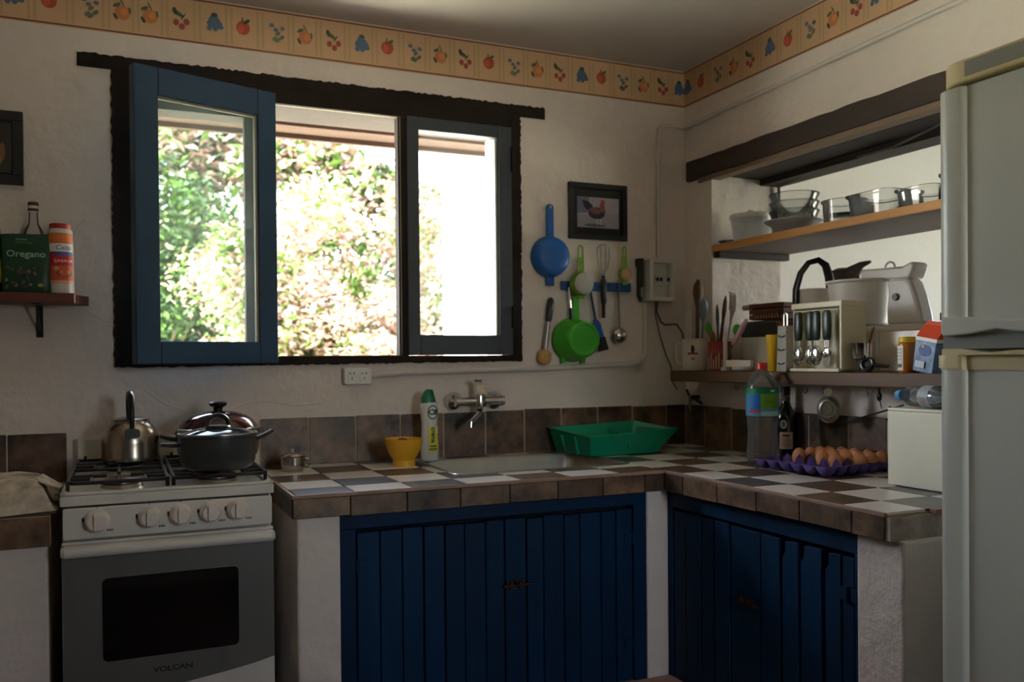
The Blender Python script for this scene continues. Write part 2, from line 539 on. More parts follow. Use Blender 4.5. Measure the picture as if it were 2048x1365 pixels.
struct(m.build('wall_far', PLASTER2, smooth=False), 'white wall of the next room with its window', 'wall')
m = MB(); m.box(2.40, 4.4, -0.02, 0.0, 0, ZC)
struct(m.build('wall_next_room', PLASTER2, smooth=False), 'bright white wall seen through the serving opening', 'wall')

# dark stone splash tiles on both walls, each a piece of its wall
def splash(name_parent, lines, face, z0, z1, thick=0.008):
    for a, b in zip(lines[:-1], lines[1:]):
        m = MB()
        g = 0.0028
        dz = random.uniform(-0.003, 0.003)
        if face == 'back':
            m.box(a + g, b - g, -thick, 0.0, z0, z1 + dz)
        else:
            m.box(XR - thick, XR, b + g, a - g, z0, z1 + dz)
        m.build('splash_tile', STONE, name_parent, smooth=False, bevel=0.0015, seg=1)
splash(wall_back, [0.406, 0.561, 0.72, 0.877, 1.035, 1.195, 1.350, 1.502, 1.659, 1.813, 1.971, 2.062], 'back', ZT, 1.06)
splash(wall_back, [-1.09, -0.93, -0.775, -0.62, -0.465, -0.31, -0.153], 'back', 0.89, 1.035)
splash(wall_right, [-0.010, -0.131, -0.297, -0.44, -0.57, -0.695, -0.868, -1.02, -1.18, -1.34, -1.5], 'right', ZT, 1.058)
for a, b in [(-0.20 - 0.158 * k, -0.20 - 0.158 * (k + 1)) for k in range(8)]:
    m = MB(); m.box(XR - 0.006, XR, b + 0.002, a - 0.002, 1.2, OZ0 - 0.002)
    m.build('wall_tile', TILEW, wall_right, smooth=False)
# grout strips behind the splash tiles
m = MB(); m.box(0.404, XR - 0.001, -0.0062, 0.001, ZT, 1.056)
m.box(XR - 0.0062, XR + 0.001, -1.52, -0.004, ZT, 1.054)
m.build('grout', GROUT, wall_back, smooth=False)

# plaster scars and paint drips: soft raised ridges on the wall under the window
m = MB()
for pts in ([(0.06, 1.165), (0.12, 1.115), (0.20, 1.085), (0.29, 1.085), (0.36, 1.11), (0.42, 1.118), (0.52, 1.10), (0.60, 1.105)],
            [(-0.13, 1.62), (-0.115, 1.66), (-0.1, 1.675)], [(-0.09, 1.40), (-0.05, 1.375), (-0.02, 1.37)]):
    m.tube([(x, 0.0015, z) for x, z in pts], 0.0036, 6)
m.build('plaster_ridge', PLASTER, wall_back)

# ------------------------------------------------------------------ wallpaper border with printed fruit
def fruit(P, kind, cx, cz, k):
    s = k
    G, DG = S(92, 104, 66), S(70, 84, 62)
    if kind == 'apple':
        P.poly(ellpts(cx, cz, 0.019 * s, 0.020 * s), S(186, 82, 60))
        P.poly(ellpts(cx - 0.006 * s, cz - 0.003 * s, 0.009 * s, 0.012 * s), S(214, 96, 58))
        P.poly(ellpts(cx + 0.010 * s, cz + 0.019 * s, 0.011 * s, 0.005 * s, 10, 0.6), G)
        P.poly(ellpts(cx - 0.002 * s, cz + 0.023 * s, 0.002 * s, 0.008 * s, 8), S(96, 60, 40))
    elif kind == 'orange':
        P.poly(ellpts(cx + 0.002, cz - 0.006 * s, 0.020 * s, 0.020 * s), S(208, 132, 82))
        P.poly(ellpts(cx + 0.007, cz - 0.003 * s, 0.009 * s, 0.010 * s), S(228, 148, 84))
        P.poly(ellpts(cx - 0.012 * s, cz + 0.014 * s, 0.011 * s, 0.005 * s, 10, 0.5), G)
        P.poly(ellpts(cx - 0.016 * s, cz - 0.018 * s, 0.004 * s, 0.010 * s, 10, 0.5), DG)
        P.poly(ellpts(cx + 0.001 * s, cz + 0.022 * s, 0.0022 * s, 0.012 * s, 8, 0.5), G)
        P.poly(ellpts(cx + 0.020 * s, cz + 0.002 * s, 0.003 * s, 0.010 * s, 8, 0.1), G)
    elif kind == 'cherries':
        for dx, dz in ((-0.009, -0.012), (0.006, -0.022), (0.018, -0.008)):
            P.poly(ellpts(cx + dx * s, cz + dz * s, 0.0078 * s, 0.009 * s), S(168, 72, 64))
        P.poly(ellpts(cx - 0.004 * s, cz + 0.013 * s, 0.017 * s, 0.006 * s, 10, -0.5), G)
        P.poly(ellpts(cx - 0.012 * s, cz + 0.019 * s, 0.006 * s, 0.011 * s, 10, 0.3), DG)
        P.poly(ellpts(cx + 0.010 * s, cz + 0.006 * s, 0.002 * s, 0.012 * s, 8, -0.6), DG)
    elif kind == 'berries':
        for dx, dz in ((-0.015, 0.018), (0.015, 0.012), (-0.004, 0.006)):
            P.poly(ellpts(cx + dx * s, cz + dz * s, 0.007 * s, 0.006 * s), S(96, 116, 138))
        for dx, dz in ((0.002, -0.004), (0.013, -0.014), (-0.007, -0.020), (0.001, -0.024)):
            P.poly(ellpts(cx + dx * s, cz + dz * s, 0.0085 * s, 0.0055 * s, 10, 0.7), S(104, 118, 96))
    else:
        rows = [(0.016, (-0.006, 0.004)), (0.008, (-0.010, 0.0, 0.010)), (0.0, (-0.014, -0.004, 0.006, 0.015)), (-0.009, (-0.012, -0.002, 0.010, 0.018)), (-0.016, (-0.014, 0.002))]
        for dz, xs in rows:
            for dx in xs:
                P.poly(ellpts(cx + dx * s, cz + dz * s, 0.0068 * s, 0.0068 * s, 9), S(92 + random.randint(-8, 8), 112, 140))
        P.poly(ellpts(cx, cz + 0.024 * s, 0.009 * s, 0.006 * s, 9), DG)

BZ0, BZ1 = 2.250, 2.392
def border(name, lab, wallx, fn, u0, u1, seq):
    n = int((u1 - u0) / 0.06)
    m = MB()
    vs = []; fs = []
    for i in range(n + 1):
        u = u0 + (u1 - u0) * i / n
        d = 0.0025 * math.sin(u * 5.1) + 0.0015 * math.sin(u * 13)
        for z, l in ((BZ0 + d * 0.5, 0.0), (BZ0 + d * 0.5, 0.0012), (BZ1, 0.0012), (BZ1, 0.0)):
            vs.append(fn(u, z, l))
    for i in range(n):
        for k in range(3):
            fs.append((i * 4 + k, i * 4 + k + 1, i * 4 + 5 + k, i * 4 + 4 + k))
    m.add(vs, fs)
    o = m.build(name, mat('border_paper', S(214, 174, 134), 0.7, var=0.06, vscale=5, world=True), smooth=False)
    tag(o, lab, 'wallpaper border')
    P = Print()
    N = 48
    P.rect(u0, u1, BZ0 + 0.002, BZ0 + 0.007, S(122, 66, 48), N)
    P.rect(u0, u1, BZ1 - 0.007, BZ1 - 0.002, S(122, 66, 48), N)
    cs = [u for u, _ in seq]
    for a, b in zip(cs[:-1], cs[1:]):
        mid = 0.5 * (a + b)
        P.l = 2
        P.rect(mid - 0.012, mid - 0.004, BZ0 + 0.012, BZ1 - 0.012, S(196, 164, 120))
        P.l = 2
        P.rect(mid + 0.004, mid + 0.012, BZ0 + 0.012, BZ1 - 0.012, S(196, 164, 120))
    for u, k in seq:
        P.l = 4
        fruit(P, k, u, 0.5 * (BZ0 + BZ1) + random.uniform(-0.002, 0.002), 1.12)
    P.build('fruit_print', fn, o, lift=0.00012, base=0.0014)
    return o
xs = [-1.42, -1.32, -1.22, -1.12, -1.02, -0.92, -0.82, -0.72, -0.62, -0.52, -0.43, -0.36, -0.278, -0.187, -0.077, 0.01, 0.088, 0.175, 0.279, 0.367, 0.474, 0.563, 0.655, 0.755, 0.845, 0.944, 1.036, 1.127, 1.222, 1.323, 1.416, 1.506, 1.604, 1.689, 1.785, 1.878, 1.964]
ks = ['apple', 'berries', 'orange', 'cherries', 'grapes', 'apple', 'berries', 'orange', 'cherries', 'grapes', 'apple', 'cherries', 'grapes', 'apple', 'berries', 'orange', 'orange', 'cherries', 'grapes', 'apple', 'berries', 'orange', 'cherries', 'grapes', 'apple', 'berries', 'orange', 'cherries', 'apple', 'berries', 'orange', 'cherries', 'grapes', 'apple', 'berries', 'orange', 'cherries']
border('wallpaper_border', 'tan wallpaper border printed with fruit above the window', None, on_y(0.0), -1.498, XR - 0.002, list(zip(xs, ks)) + [(2.045, 'grapes')])
ys = [0.03, 0.114, 0.223, 0.315, 0.404, 0.513, 0.603, 0.708, 0.807, 0.9, 0.984, 1.08, 1.18]
ks = ['grapes', 'apple', 'berries', 'orange', 'cherries', 'grapes', 'apple', 'berries', 'orange', 'cherries', 'grapes', 'apple', 'berries']
border('wallpaper_border', 'tan wallpaper border printed with fruit above the serving opening', None, on_x(XR), 0.003, 2.2, list(zip(ys, ks)))

# ------------------------------------------------------------------ window: frame, grey sash on the right, blue sash swung in on the left
win = thing('window_1', 'dark framed three-light window with one blue sash swung inwards', 'window', (0.66, 0, 1.24), kind='structure')
WN = neg(win)
random.seed(8)
def ragged(x0, x1, z0, z1, y0, y1, n, amp, top=True):
    pts = [(x0, z0), (x1, z0)]
    for i in range(n + 1):
        pts.append((x1 + (x0 - x1) * i / n, z1 + random.uniform(-amp, amp)))
    m = MB(); m.prism(pts, y0, y1, 'y'); return m
ragged(-0.115, 1.445, 2.138, 2.180, -0.006, 0.06, 150, 0.0030).build('lintel_board', FRAMEW, win, WN, smooth=False)
m = MB(); m.box(-0.0145, 1.3375, -0.010, 0.06, 2.088, 2.1495); m.box(-0.0145, 1.3375, 0.06, 0.315, 2.118, 2.1495); m.build('head_rail', FRAMEW, win, WN, smooth=False, bevel=0.002)
def ragpost(x_in, x_out, z0, z1):
    n = 90
    pts = [(x_in, z1), (x_in, z0)] + [(x_out + random.uniform(-0.0028, 0.0028), z0 + (z1 - z0) * i / n) for i in range(n + 1)]
    m = MB(); m.prism(pts, -0.012, 0.09, 'y'); m.build('frame_post', FRAMEW, win, WN, smooth=False)
ragpost(0.040, -0.023, 1.24, 2.138)
ragpost(1.305, 1.342, 1.246, 2.138)
pts = [(1.341, 1.262), (-0.022, 1.262)] + [(-0.022 + 1.363 * i / 120, 1.230 + 0.010 * i / 120 + random.uniform(-0.0022, 0.0022)) for i in range(121)]
m = MB(); m.prism(pts, -0.014, 0.12, 'y'); m.build('sill_rail', FRAMEW, win, WN, smooth=False)
m = MB(); m.box(0.04, 0.37, 0.0, 0.09, 2.034, 2.092); m.build('head_rail', FRAMEW, win, WN, smooth=False)
m = MB(); m.box(0.368, 0.447, 0.01, 0.05, 1.26, 2.092); m.build('mullion', FRAMEW, win, WN, smooth=False, bevel=0.002)
m = MB(); m.box(0.878, 0.912, -0.004, 0.038, 1.26, 2.092); m.build('mullion', FRAMEW, win, WN, smooth=False, bevel=0.002)
m = MB(); m.box(0.884, 0.887, -0.0055, -0.003, 1.265, 2.088); m.box(0.45, 0.88, 0.0, 0.004, 2.086, 2.091)
m.box(0.47, 0.88, -0.012, 0.0, 1.2615, 1.264)
m.build('weather_strip', PUTTY, win, WN, smooth=False)
# grey sash (closed)
m = MB()
m.box(0.908, 0.952, -0.012, 0.035, 1.2635, 2.094); m.box(1.254, 1.306, -0.012, 0.035, 1.2635, 2.094)
m.box(0.952, 1.254, -0.012, 0.035, 2.050, 2.094); m.box(0.952, 1.254, -0.012, 0.035, 1.2635, 1.335)
sash = m.build('sash', SASHG, win, WN, smooth=False, bevel=0.003, label='closed grey sash on the right')
m = MB(); m.box(0.945, 1.262, 0.008, 0.011, 1.33, 2.056); m.build('pane', PANE, sash, smooth=False)
m = MB(); m.cyl((1.304, -0.02, 1.93), (1.304, -0.02, 2.02), 0.006); m.cyl((1.304, -0.02, 1.36), (1.304, -0.02, 1.44), 0.006)
m.build('hinge', FRAMEW, sash)
m = MB(); m.box(1.247, 1.254, 0.002, 0.008, 1.335, 2.05); m.build('glazing_bead', PUTTY, sash, smooth=False)
# blue sash, hinged at the mullion, free edge swung into the room
ang = math.atan2(-0.135, -0.405)
sw, zb, zt = 0.445, 1.240, 2.110
m = MB()
m.box(0, 0.062, -0.02, 0.02, zb, zt); m.box(sw - 0.07, sw, -0.02, 0.02, zb, zt)
m.box(0.062, sw - 0.07, -0.02, 0.02, zt - 0.082, zt); m.box(0.062, sw - 0.07, -0.02, 0.02, zb, zb + 0.068)
sash2 = m.build('sash', SASHB, win, (0.454 + WN[0], -0.028, WN[2]), (0, 0, ang), smooth=False, bevel=0.003, label='blue sash standing open into the room')
m = MB(); m.box(0.055, sw - 0.062, -0.004, -0.001, zb + 0.06, zt - 0.075); m.build('pane', DUSTY, sash2, smooth=False)
m = MB()
m.box(0.062, 0.070, -0.001, 0.010, zb + 0.068, zt - 0.082); m.box(0.070, sw - 0.07, -0.001, 0.010, zt - 0.089, zt - 0.082)
m.build('glazing_bead', PUTTY, sash2, smooth=False)
for z in (1.36, 1.98):
    m = MB(); m.cyl((0.0, 0, z), (0.0, 0, z + 0.07), 0.007); m.build('hinge', FRAMEW, sash2)

# ------------------------------------------------------------------ lintel beam, shelves, sill
bm_ = thing('lintel_beam', 'rough dark timber beam over the serving opening', 'beam', (2.2, -1.2, 1.94))
random.seed(3)
pts = [(-0.03, 1.955)]
N = 40
low = [(-0.03 - 2.42 * i / N, 1.948 + random.uniform(-0.002, 0.002)) for i in range(N + 1)]
top = [(-0.03 - 2.42 * i / N, 2.022 + random.uniform(-0.002, 0.002)) for i in range(N, -1, -1)]
m = MB(); m.prism(low + top, 2.056, 2.16, 'x'); m.build('front_beam', BEAM, bm_, neg(bm_), smooth=False)
m = MB(); m.box(2.062, 2.11, -2.44, -0.10, 1.930, 1.948); m.build('lower_lath', mat('lath_wood', S(134, 110, 88), 0.7, var=0.2, vscale=10, world=True, stretch=(1, 0.15, 1)), bm_, neg(bm_), smooth=False)
m = MB(); m.box(2.16, 2.30, -2.44, -0.177, 1.945, 2.019); m.build('inner_plank', CLEAT, bm_, neg(bm_), smooth=False)
m = MB(); m.box(2.302, 2.398, -2.44, -0.177, 1.922, 2.019); m.build('inner_plank', CLEAT, bm_, neg(bm_), smooth=False)
m = MB(); m.tube([(2.36, -0.22, 1.915), (2.33, -0.5, 1.935), (2.28, -0.85, 1.92), (2.22, -1.1, 1.935), (2.15, -1.4, 1.942), (2.1, -1.9, 1.944)], 0.004)
m.tube([(2.385, -0.19, 1.66), (2.385, -0.19, 1.92)], 0.006)
tag(m.build('electric_cable', CABLE), 'thin grey cable slung under the dark beam', 'cable')

ush = thing('wall_shelf', 'pine board shelf set across the serving opening', 'shelf', (2.24, -1.2, 1.65))
m = MB(); m.box(2.074, 2.41, -2.3, -0.179, 1.652, 1.676); m.build('shelf_board', SHELFB, ush, neg(ush), smooth=False)
m = MB(); m.box(2.064, 2.074, -2.3, -0.179, 1.651, 1.677); m.build('front_edge', PINE, ush, neg(ush), smooth=False, bevel=0.002)
m = MB(); m.box(2.075, 2.415, -0.215, -0.179, 1.628, 1.652); m.build('cleat', CLEAT, ush, neg(ush), smooth=False, bevel=0.002)
lsh = thing('wall_shelf', 'thick dark wooden ledge below the serving opening', 'shelf', (2.0, -1.0, 1.157))
m = MB(); m.box(1.93, XR - 0.001, -2.2, -0.094, 1.157, 1.198); m.build('shelf_board', DARKWOOD, lsh, neg(lsh), smooth=False, bevel=0.004)
for y in (-0.444, -0.66, -0.78, -0.862, -1.04):
    m = MB()
    pts = [(0, 0, 0)]
    pts = [(1.965, y, 1.158), (1.965, y, 1.15)] + [(1.965, y - 0.009 + 0.009 * math.cos(a), 1.142 - 0.011 * math.sin(a)) for a in [PI * k / 6 for k in range(0, 8)]]
    m.tube(pts, 0.0016, 6)
    m.build('cup_hook', BLACKM, lsh, neg(lsh))

# ------------------------------------------------------------------ worktop with checkerboard tiles and steel sink
wt = thing('worktop', 'L-shaped masonry worktop tiled in a dark and white checkerboard', 'worktop', (1.5, -0.6, 0.842))
WT = neg(wt)
SX0, SX1, SY0, SY1 = 0.912, 1.50, -0.490, -0.100
m = MB()
z0, z1 = 0.843, 0.897
m.box(0.396, SX0, -0.677, -0.008, z0, z1); m.box(SX1, XR - 0.008, -0.677, -0.008, z0, z1)
m.box(SX0, SX1, -0.677, SY0, z0, z1); m.box(SX0, SX1, SY1, -0.008, z0, z1)
m.box(1.513, XR - 0.008, -1.528, -0.677, z0, z1)
m.build('slab', GROUT, wt, WT, smooth=False)
def minus(r, h):
    x0, x1, y0, y1 = r; a0, a1, b0, b1 = h
    if x1 <= a0 or x0 >= a1 or y1 <= b0 or y0 >= b1:
        return [r]
    out = []
    if x0 < a0: out.append((x0, a0, y0, y1)); x0 = a0
    if x1 > a1: out.append((a1, x1, y0, y1)); x1 = a1
    if y0 < b0: out.append((x0, x1, y0, b0))
    if y1 > b1: out.append((x0, x1, b1, y1))
    return out
def toptile(x0, x1, y0, y1, white, brown):
    g = 0.0016
    rs = [r for r in minus((x0 + g, x1 - g, y0 + g, y1 - g), (SX0 - 0.004, SX1 + 0.004, SY0 - 0.004, SY1 + 0.004)) if r[1] - r[0] > 0.004 and r[3] - r[2] > 0.004]
    if not rs: return
    m = MB()
    dz = random.uniform(-0.0006, 0.0006)
    for r in rs: m.box(r[0], r[1], r[2], r[3], 0.8965, ZT + dz)
    m.build('top_tile', TILEW if white else (TILEBR if brown else TILEK), wt, WT, smooth=False, bevel=0.0012, seg=1)
random.seed(11)
gx = [0.397, 0.549, 0.709, 0.865, 1.03, 1.19, 1.35, 1.505]
gy = [-0.678, -0.56, -0.41, -0.255, -0.095, -0.008]
for j in range(len(gy) - 1):
    for i in range(len(gx) - 1):
        toptile(gx[i], gx[i + 1], gy[j], gy[j + 1], (i + j) % 2 == 1, not (i < 4 and j < 2) and random.random() < 0.7)  # front-left dark tiles all charcoal: grey sky reflection put into their colour
gx = [1.512, 1.632, 1.79, 1.948, XR - 0.009]
gy = [-1.528, -1.40, -1.242, -1.084, -0.926, -0.768, -0.61, -0.452, -0.294, -0.136, -0.009]
for j in range(len(gy) - 1):
    for i in range(len(gx) - 1):
        toptile(gx[i], gx[i + 1], gy[j], gy[j + 1], (i + j) % 2 == 0, random.random() < 0.7)
def edge(lines, side):
    for a, b in zip(lines[:-1], lines[1:]):
        g = 0.0014; dz = random.uniform(-0.002, 0.002); m = MB()
        if side == 'y': m.box(a + g, b - g, -0.686, -0.677, 0.842 + dz, 0.893)
        elif side == 'x': m.box(1.504, 1.513, b + g, a - g, 0.842 + dz, 0.893)
        else: m.box(0.388, 0.396, a + g, b - g, 0.842 + dz, 0.893)
        m.build('edge_tile', STONE, wt, WT, smooth=False, bevel=0.0012, seg=1)
edge([0.389, 0.537, 0.69, 0.842, 0.99, 1.141, 1.29, 1.434, 1.503], 'y')
edge([-0.688, -0.781, -0.943, -1.107, -1.267, -1.434, -1.529], 'x')
edge([-0.677, -0.53, -0.375, -0.22, -0.065], 'l')
m = MB()
m.box(0.387, 1.505, -0.6865, -0.677, 0.8935, ZT); m.box(1.5035, 1.513, -1.529, -0.6865, 0.8935, ZT); m.box(0.3875, 0.397, -0.677, -0.01, 0.8935, ZT)
m.build('edge_strip', EDGETRIM, wt, WT, smooth=False, bevel=0.0015, seg=1)
# bare broken plaster at the fridge end of the worktop
rnd = random.Random(5)
m = MB()
pts = [(1.508, 0.8425), (1.60, 0.8425), (1.75, 0.8425), (2.06, 0.843), (2.06, 0.886), (1.80, 0.888), (1.72, 0.892), (1.60, 0.893), (1.56, 0.889), (1.508, 0.893)]
m.prism(pts, -1.541, -1.527, 'y')
m.build('broken_end', mat('bare_plaster', S(176, 164, 150), 0.9, var=0.3, vscale=18, bump=0.8, bscale=40, world=True), wt, WT, smooth=False)
m = MB(); m.box(1.64, 2.06, -1.545, -1.528, 0.888, ZT); m.build('edge_strip', EDGETRIM, wt, WT, smooth=False)

sk = thing('kitchen_sink', 'rectangular steel sink let into the tiled worktop', 'sink', (1.2, -0.3, 0.75))
m = MB()
def ring(x0, x1, y0, y1, r, z):
    return [(x, y, z) for x, y in rrect(x1 - x0, y1 - y0, r, 5, (x0 + x1) / 2, (y0 + y1) / 2)]
m.loft([ring(SX0 - 0.012, SX1 + 0.012, SY0 - 0.012, SY1 + 0.012, 0.04, ZT + 0.0005), ring(SX0 - 0.010, SX1 + 0.010, SY0 - 0.010, SY1 + 0.010, 0.04, ZT + 0.003), ring(SX0, SX1, SY0, SY1, 0.035, ZT + 0.002), ring(SX0 + 0.004, SX1 - 0.004, SY0 + 0.004, SY1 - 0.004, 0.035, ZT - 0.006), ring(SX0 + 0.016, SX1 - 0.016, SY0 + 0.016, SY1 - 0.016, 0.05, 0.765), ring(SX0 + 0.05, SX1 - 0.05, SY0 + 0.05, SY1 - 0.05, 0.05, 0.748)], cap0=False)
m.build('basin', STEELB, sk, neg(sk))
m = MB(); m.lathe([(0, 0.7515), (0.03, 0.7515), (0.036, 0.7495)], 20, (1.2, -0.3, 0)); m.build('drain', CHROME, sk, neg(sk))

# ------------------------------------------------------------------ piers, kerb and blue plank cupboards
def pier(lab, x0, x1, y0, y1, z0, z1):
    m = MB()
    m.box(x0, x1, y0, y1, z0, z1)
    tag(m.build('masonry_pier', PLASTER, smooth=False, bevel=0.008, seg=3), lab, 'pier')
pier('whitewashed pier beside the stove carrying the worktop end', 0.402, 0.5145, -0.665, -0.01, 0.0, 0.842)
pier('narrow whitewashed pier at the inner corner of the worktop', 1.461, 1.5395, -0.655, -0.565, 0.26, 0.842)
pier('wide whitewashed pier at the fridge end of the worktop', 1.532, 2.065, -1.555, -1.42, 0.0, 0.842)
m = MB(); m.box(0.52, 1.56, -0.76, -0.02, 0.0, 0.262); m.box(1.43, 2.06, -1.42, -0.74, 0.0, 0.252)
struct(m.build('trim_1', KERB, smooth=False, bevel=0.02, seg=3), 'low plastered kerb under the blue cupboards', 'kerb')

def cupboard(lab, loc, rz, w, z0, z1, ztop, splits, doors, latch_x, gapx=None):
    """front lies on local y=0 (facing -y), local x runs along the front"""
    c = thing('cupboard', lab, 'cupboard', loc, (0, 0, rz))
    m = MB()
    m.box(0, w, 0.0, 0.03, ztop - z0 + 0.004, z1 - z0)          # top rail
    m.box(0, splits[0] - 0.003, 0.0, 0.03, 0, ztop - z0 + 0.004)
    m.box(splits[-1] + 0.003, w, 0.0, 0.03, 0, ztop - z0 + 0.004)
    m.build('face_frame', BLUE, c, smooth=False, bevel=0.002)
    m = MB(); m.box(0.0, w, 0.05, 0.06, 0, z1 - z0); m.build('back_board', DARKGAP, c, smooth=False)
    for (a, b, mats_) in doors:
        m = MB(); m.box(splits[a] + 0.01, splits[b] - 0.01, 0.024, 0.032, 0.02, ztop - z0 - 0.02)
        d = m.build('door', DARKGAP, c, smooth=False)
        for i in range(a, b):
            g = random.choice((0.0012, 0.0016, 0.003))
            x0_, x1_ = splits[i] + g, splits[i + 1] - g
            dz = random.uniform(-0.006, 0.0)
            m = MB()
            yy = random.uniform(-0.0015, 0.0015)
            top_ = ztop - z0 - 0.004 + dz
            if gapx is not None and i in gapx:
                t = gapx[i]
                m.prism([(x0_ + t, 0.004), (x1_, 0.004), (x1_, top_), (x0_ + t + 0.012, top_ - 0.002), (x0_ + t + 0.010, top_ - 0.03), (x0_ + t, top_ - 0.045)], 0.003 + yy, 0.023, 'y')
            else:
                m.box(x0_, x1_, 0.003 + yy, 0.023, 0.004, top_)
            m.build('plank', BLUE, d, smooth=False, bevel=0.0015, seg=1)
        # hinges
        hx = splits[a] if mats_ == 'l' else min(splits[b], w - 0.032)
        for zz in (ztop - z0 - 0.11, 0.1):
            m = MB(); m.box(hx - 0.03, hx + 0.03, -0.002, 0.004, zz, zz + 0.03); m.cyl((hx, -0.003, zz - 0.004), (hx, -0.003, zz + 0.034), 0.005)
            m.build('strap_hinge', BLUE, d, smooth=False)
    m = MB()
    lx, lz = latch_x
    m.box(lx - 0.025, lx + 0.03, -0.003, 0.003, lz - 0.012, lz + 0.012)
    m.cyl((lx - 0.035, -0.008, lz), (lx + 0.055, -0.008, lz), 0.0045)
    m.box(lx - 0.018, lx - 0.008, -0.013, 0.0, lz - 0.010, lz + 0.010); m.box(lx + 0.012, lx + 0.022, -0.013, 0.0, lz - 0.010, lz + 0.010)
    m.cyl((lx + 0.002, -0.008, lz), (lx + 0.002, -0.022, lz + 0.014), 0.0035)
    m.build('bolt_latch', mat('rusty_iron', S(70, 52, 44), 0.55, metal=0.7, var=0.4, vscale=40), c)
    return c
random.seed(21)
sp = [0.561, 0.624, 0.686, 0.746, 0.809, 0.867, 0.93, 0.987, 1.057, 1.111, 1.179, 1.232, 1.303, 1.354, 1.412]
cupboard('long blue plank cupboard below the sink', (0.515, -0.652, 0.262), 0, 0.945, 0.262, 0.842, 0.795, [x - 0.515 for x in sp], [(0, 7, 'l'), (7, 14, 'r')], (0.50, 0.338))
sp = [0.675, 0.74, 0.812, 0.877, 0.949, 1.079, 1.152, 1.222, 1.301, 1.365, 1.405]
cupboard('shorter blue plank cupboard beside the fridge', (1.540, -0.625, 0.252), -PI / 2, 0.794, 0.252, 0.842, 0.783, [x - 0.625 for x in sp], [(0, 10, 'r')], (0.396, 0.327), {7: 0.004, 6: 0.006, 8: 0.010})

# masonry counter on the far left of the stove
lc = thing('masonry_counter', 'low masonry counter with a dark tiled edge left of the stove', 'counter', (-0.6, -0.3, 0))
m = MB(); m.box(-1.1, -0.166, -0.60, -0.01, 0, 0.815); m.build('base', PLASTER, lc, neg(lc), smooth=False, bevel=0.006)
m = MB(); m.box(-1.1, -0.160, -0.612, -0.01, 0.815, 0.886); m.build('slab', GROUT, lc, neg(lc), smooth=False)
for a, b in ((-0.47, -0.315), (-0.315, -0.160), (-0.625, -0.47), (-0.78, -0.625), (-0.935, -0.78), (-1.09, -0.935)):
    m = MB(); m.box(a + 0.001, b - 0.001, -0.620, -0.612, 0.815, 0.884); m.build('edge_tile', STONE, lc, neg(lc), smooth=False, bevel=0.001, seg=1)
    for k, (c, d) in enumerate(((-0.612, -0.46), (-0.46, -0.305), (-0.305, -0.15), (-0.15, -0.01))):
        m = MB(); m.box(a + 0.001, b - 0.001, c + 0.001, d - 0.001, 0.885, 0.891); m.build('top_tile', TILEBR if (k + int(a * 10)) % 2 else TILEW, lc, neg(lc), smooth=False)
# ------------------------------------------------------------------ outside: ground, eave, garden wall, trees
m = MB(); m.box(-25, 25, -20, 30, -0.6, -0.21)
struct(m.build('ground', GROUND, smooth=False), 'dry pale garden ground around the house', 'ground')
ev = thing('roof_eave', 'weathered board eave outside above the window', 'eave', (0.7, 0.6, 2.2))
for k in range(4):
    y0, y1 = 0.325 + 0.125 * k, 0.325 + 0.125 * k + 0.12
    z = 2.275 - 0.022 * k
    m = MB(); m.box(-0.9, 3.2, y0, y1, z, z + 0.02); m.build('soffit_board', EAVE, ev, neg(ev), smooth=False)
m = MB(); m.box(-0.9, 3.2, 0.826, 0.85, 2.19, 2.33); m.build('fascia_board', EAVE, ev, neg(ev), smooth=False)
m = MB(); m.box(-0.9, 3.2, 0.322, 0.86, 2.335, 2.36); m.build('roof_sheet', EAVE, ev, neg(ev), smooth=False)
gw = thing('garden_wall', 'sunlit white rendered wall outside beyond the right sash', 'wall', (2.15, 1.6, -0.21))
m = MB(); m.box(2.0, 2.3, 0.33, 2.72, -0.21, 2.75); m.build('render', OUTW, gw, neg(gw), smooth=False, bevel=0.02)
m = MB(); m.box(1.97, 2.3, 0.33, 1.95, -0.21, 2.72); m.build('buttress', OUTW, gw, neg(gw), smooth=False, bevel=0.02)
m = MB(); m.box(1.985, 2.0, 2.04, 2.14, 1.53, 1.59); m.build('vent_plate', mat('vent', S(50, 50, 50), 0.6), gw, neg(gw), smooth=False)

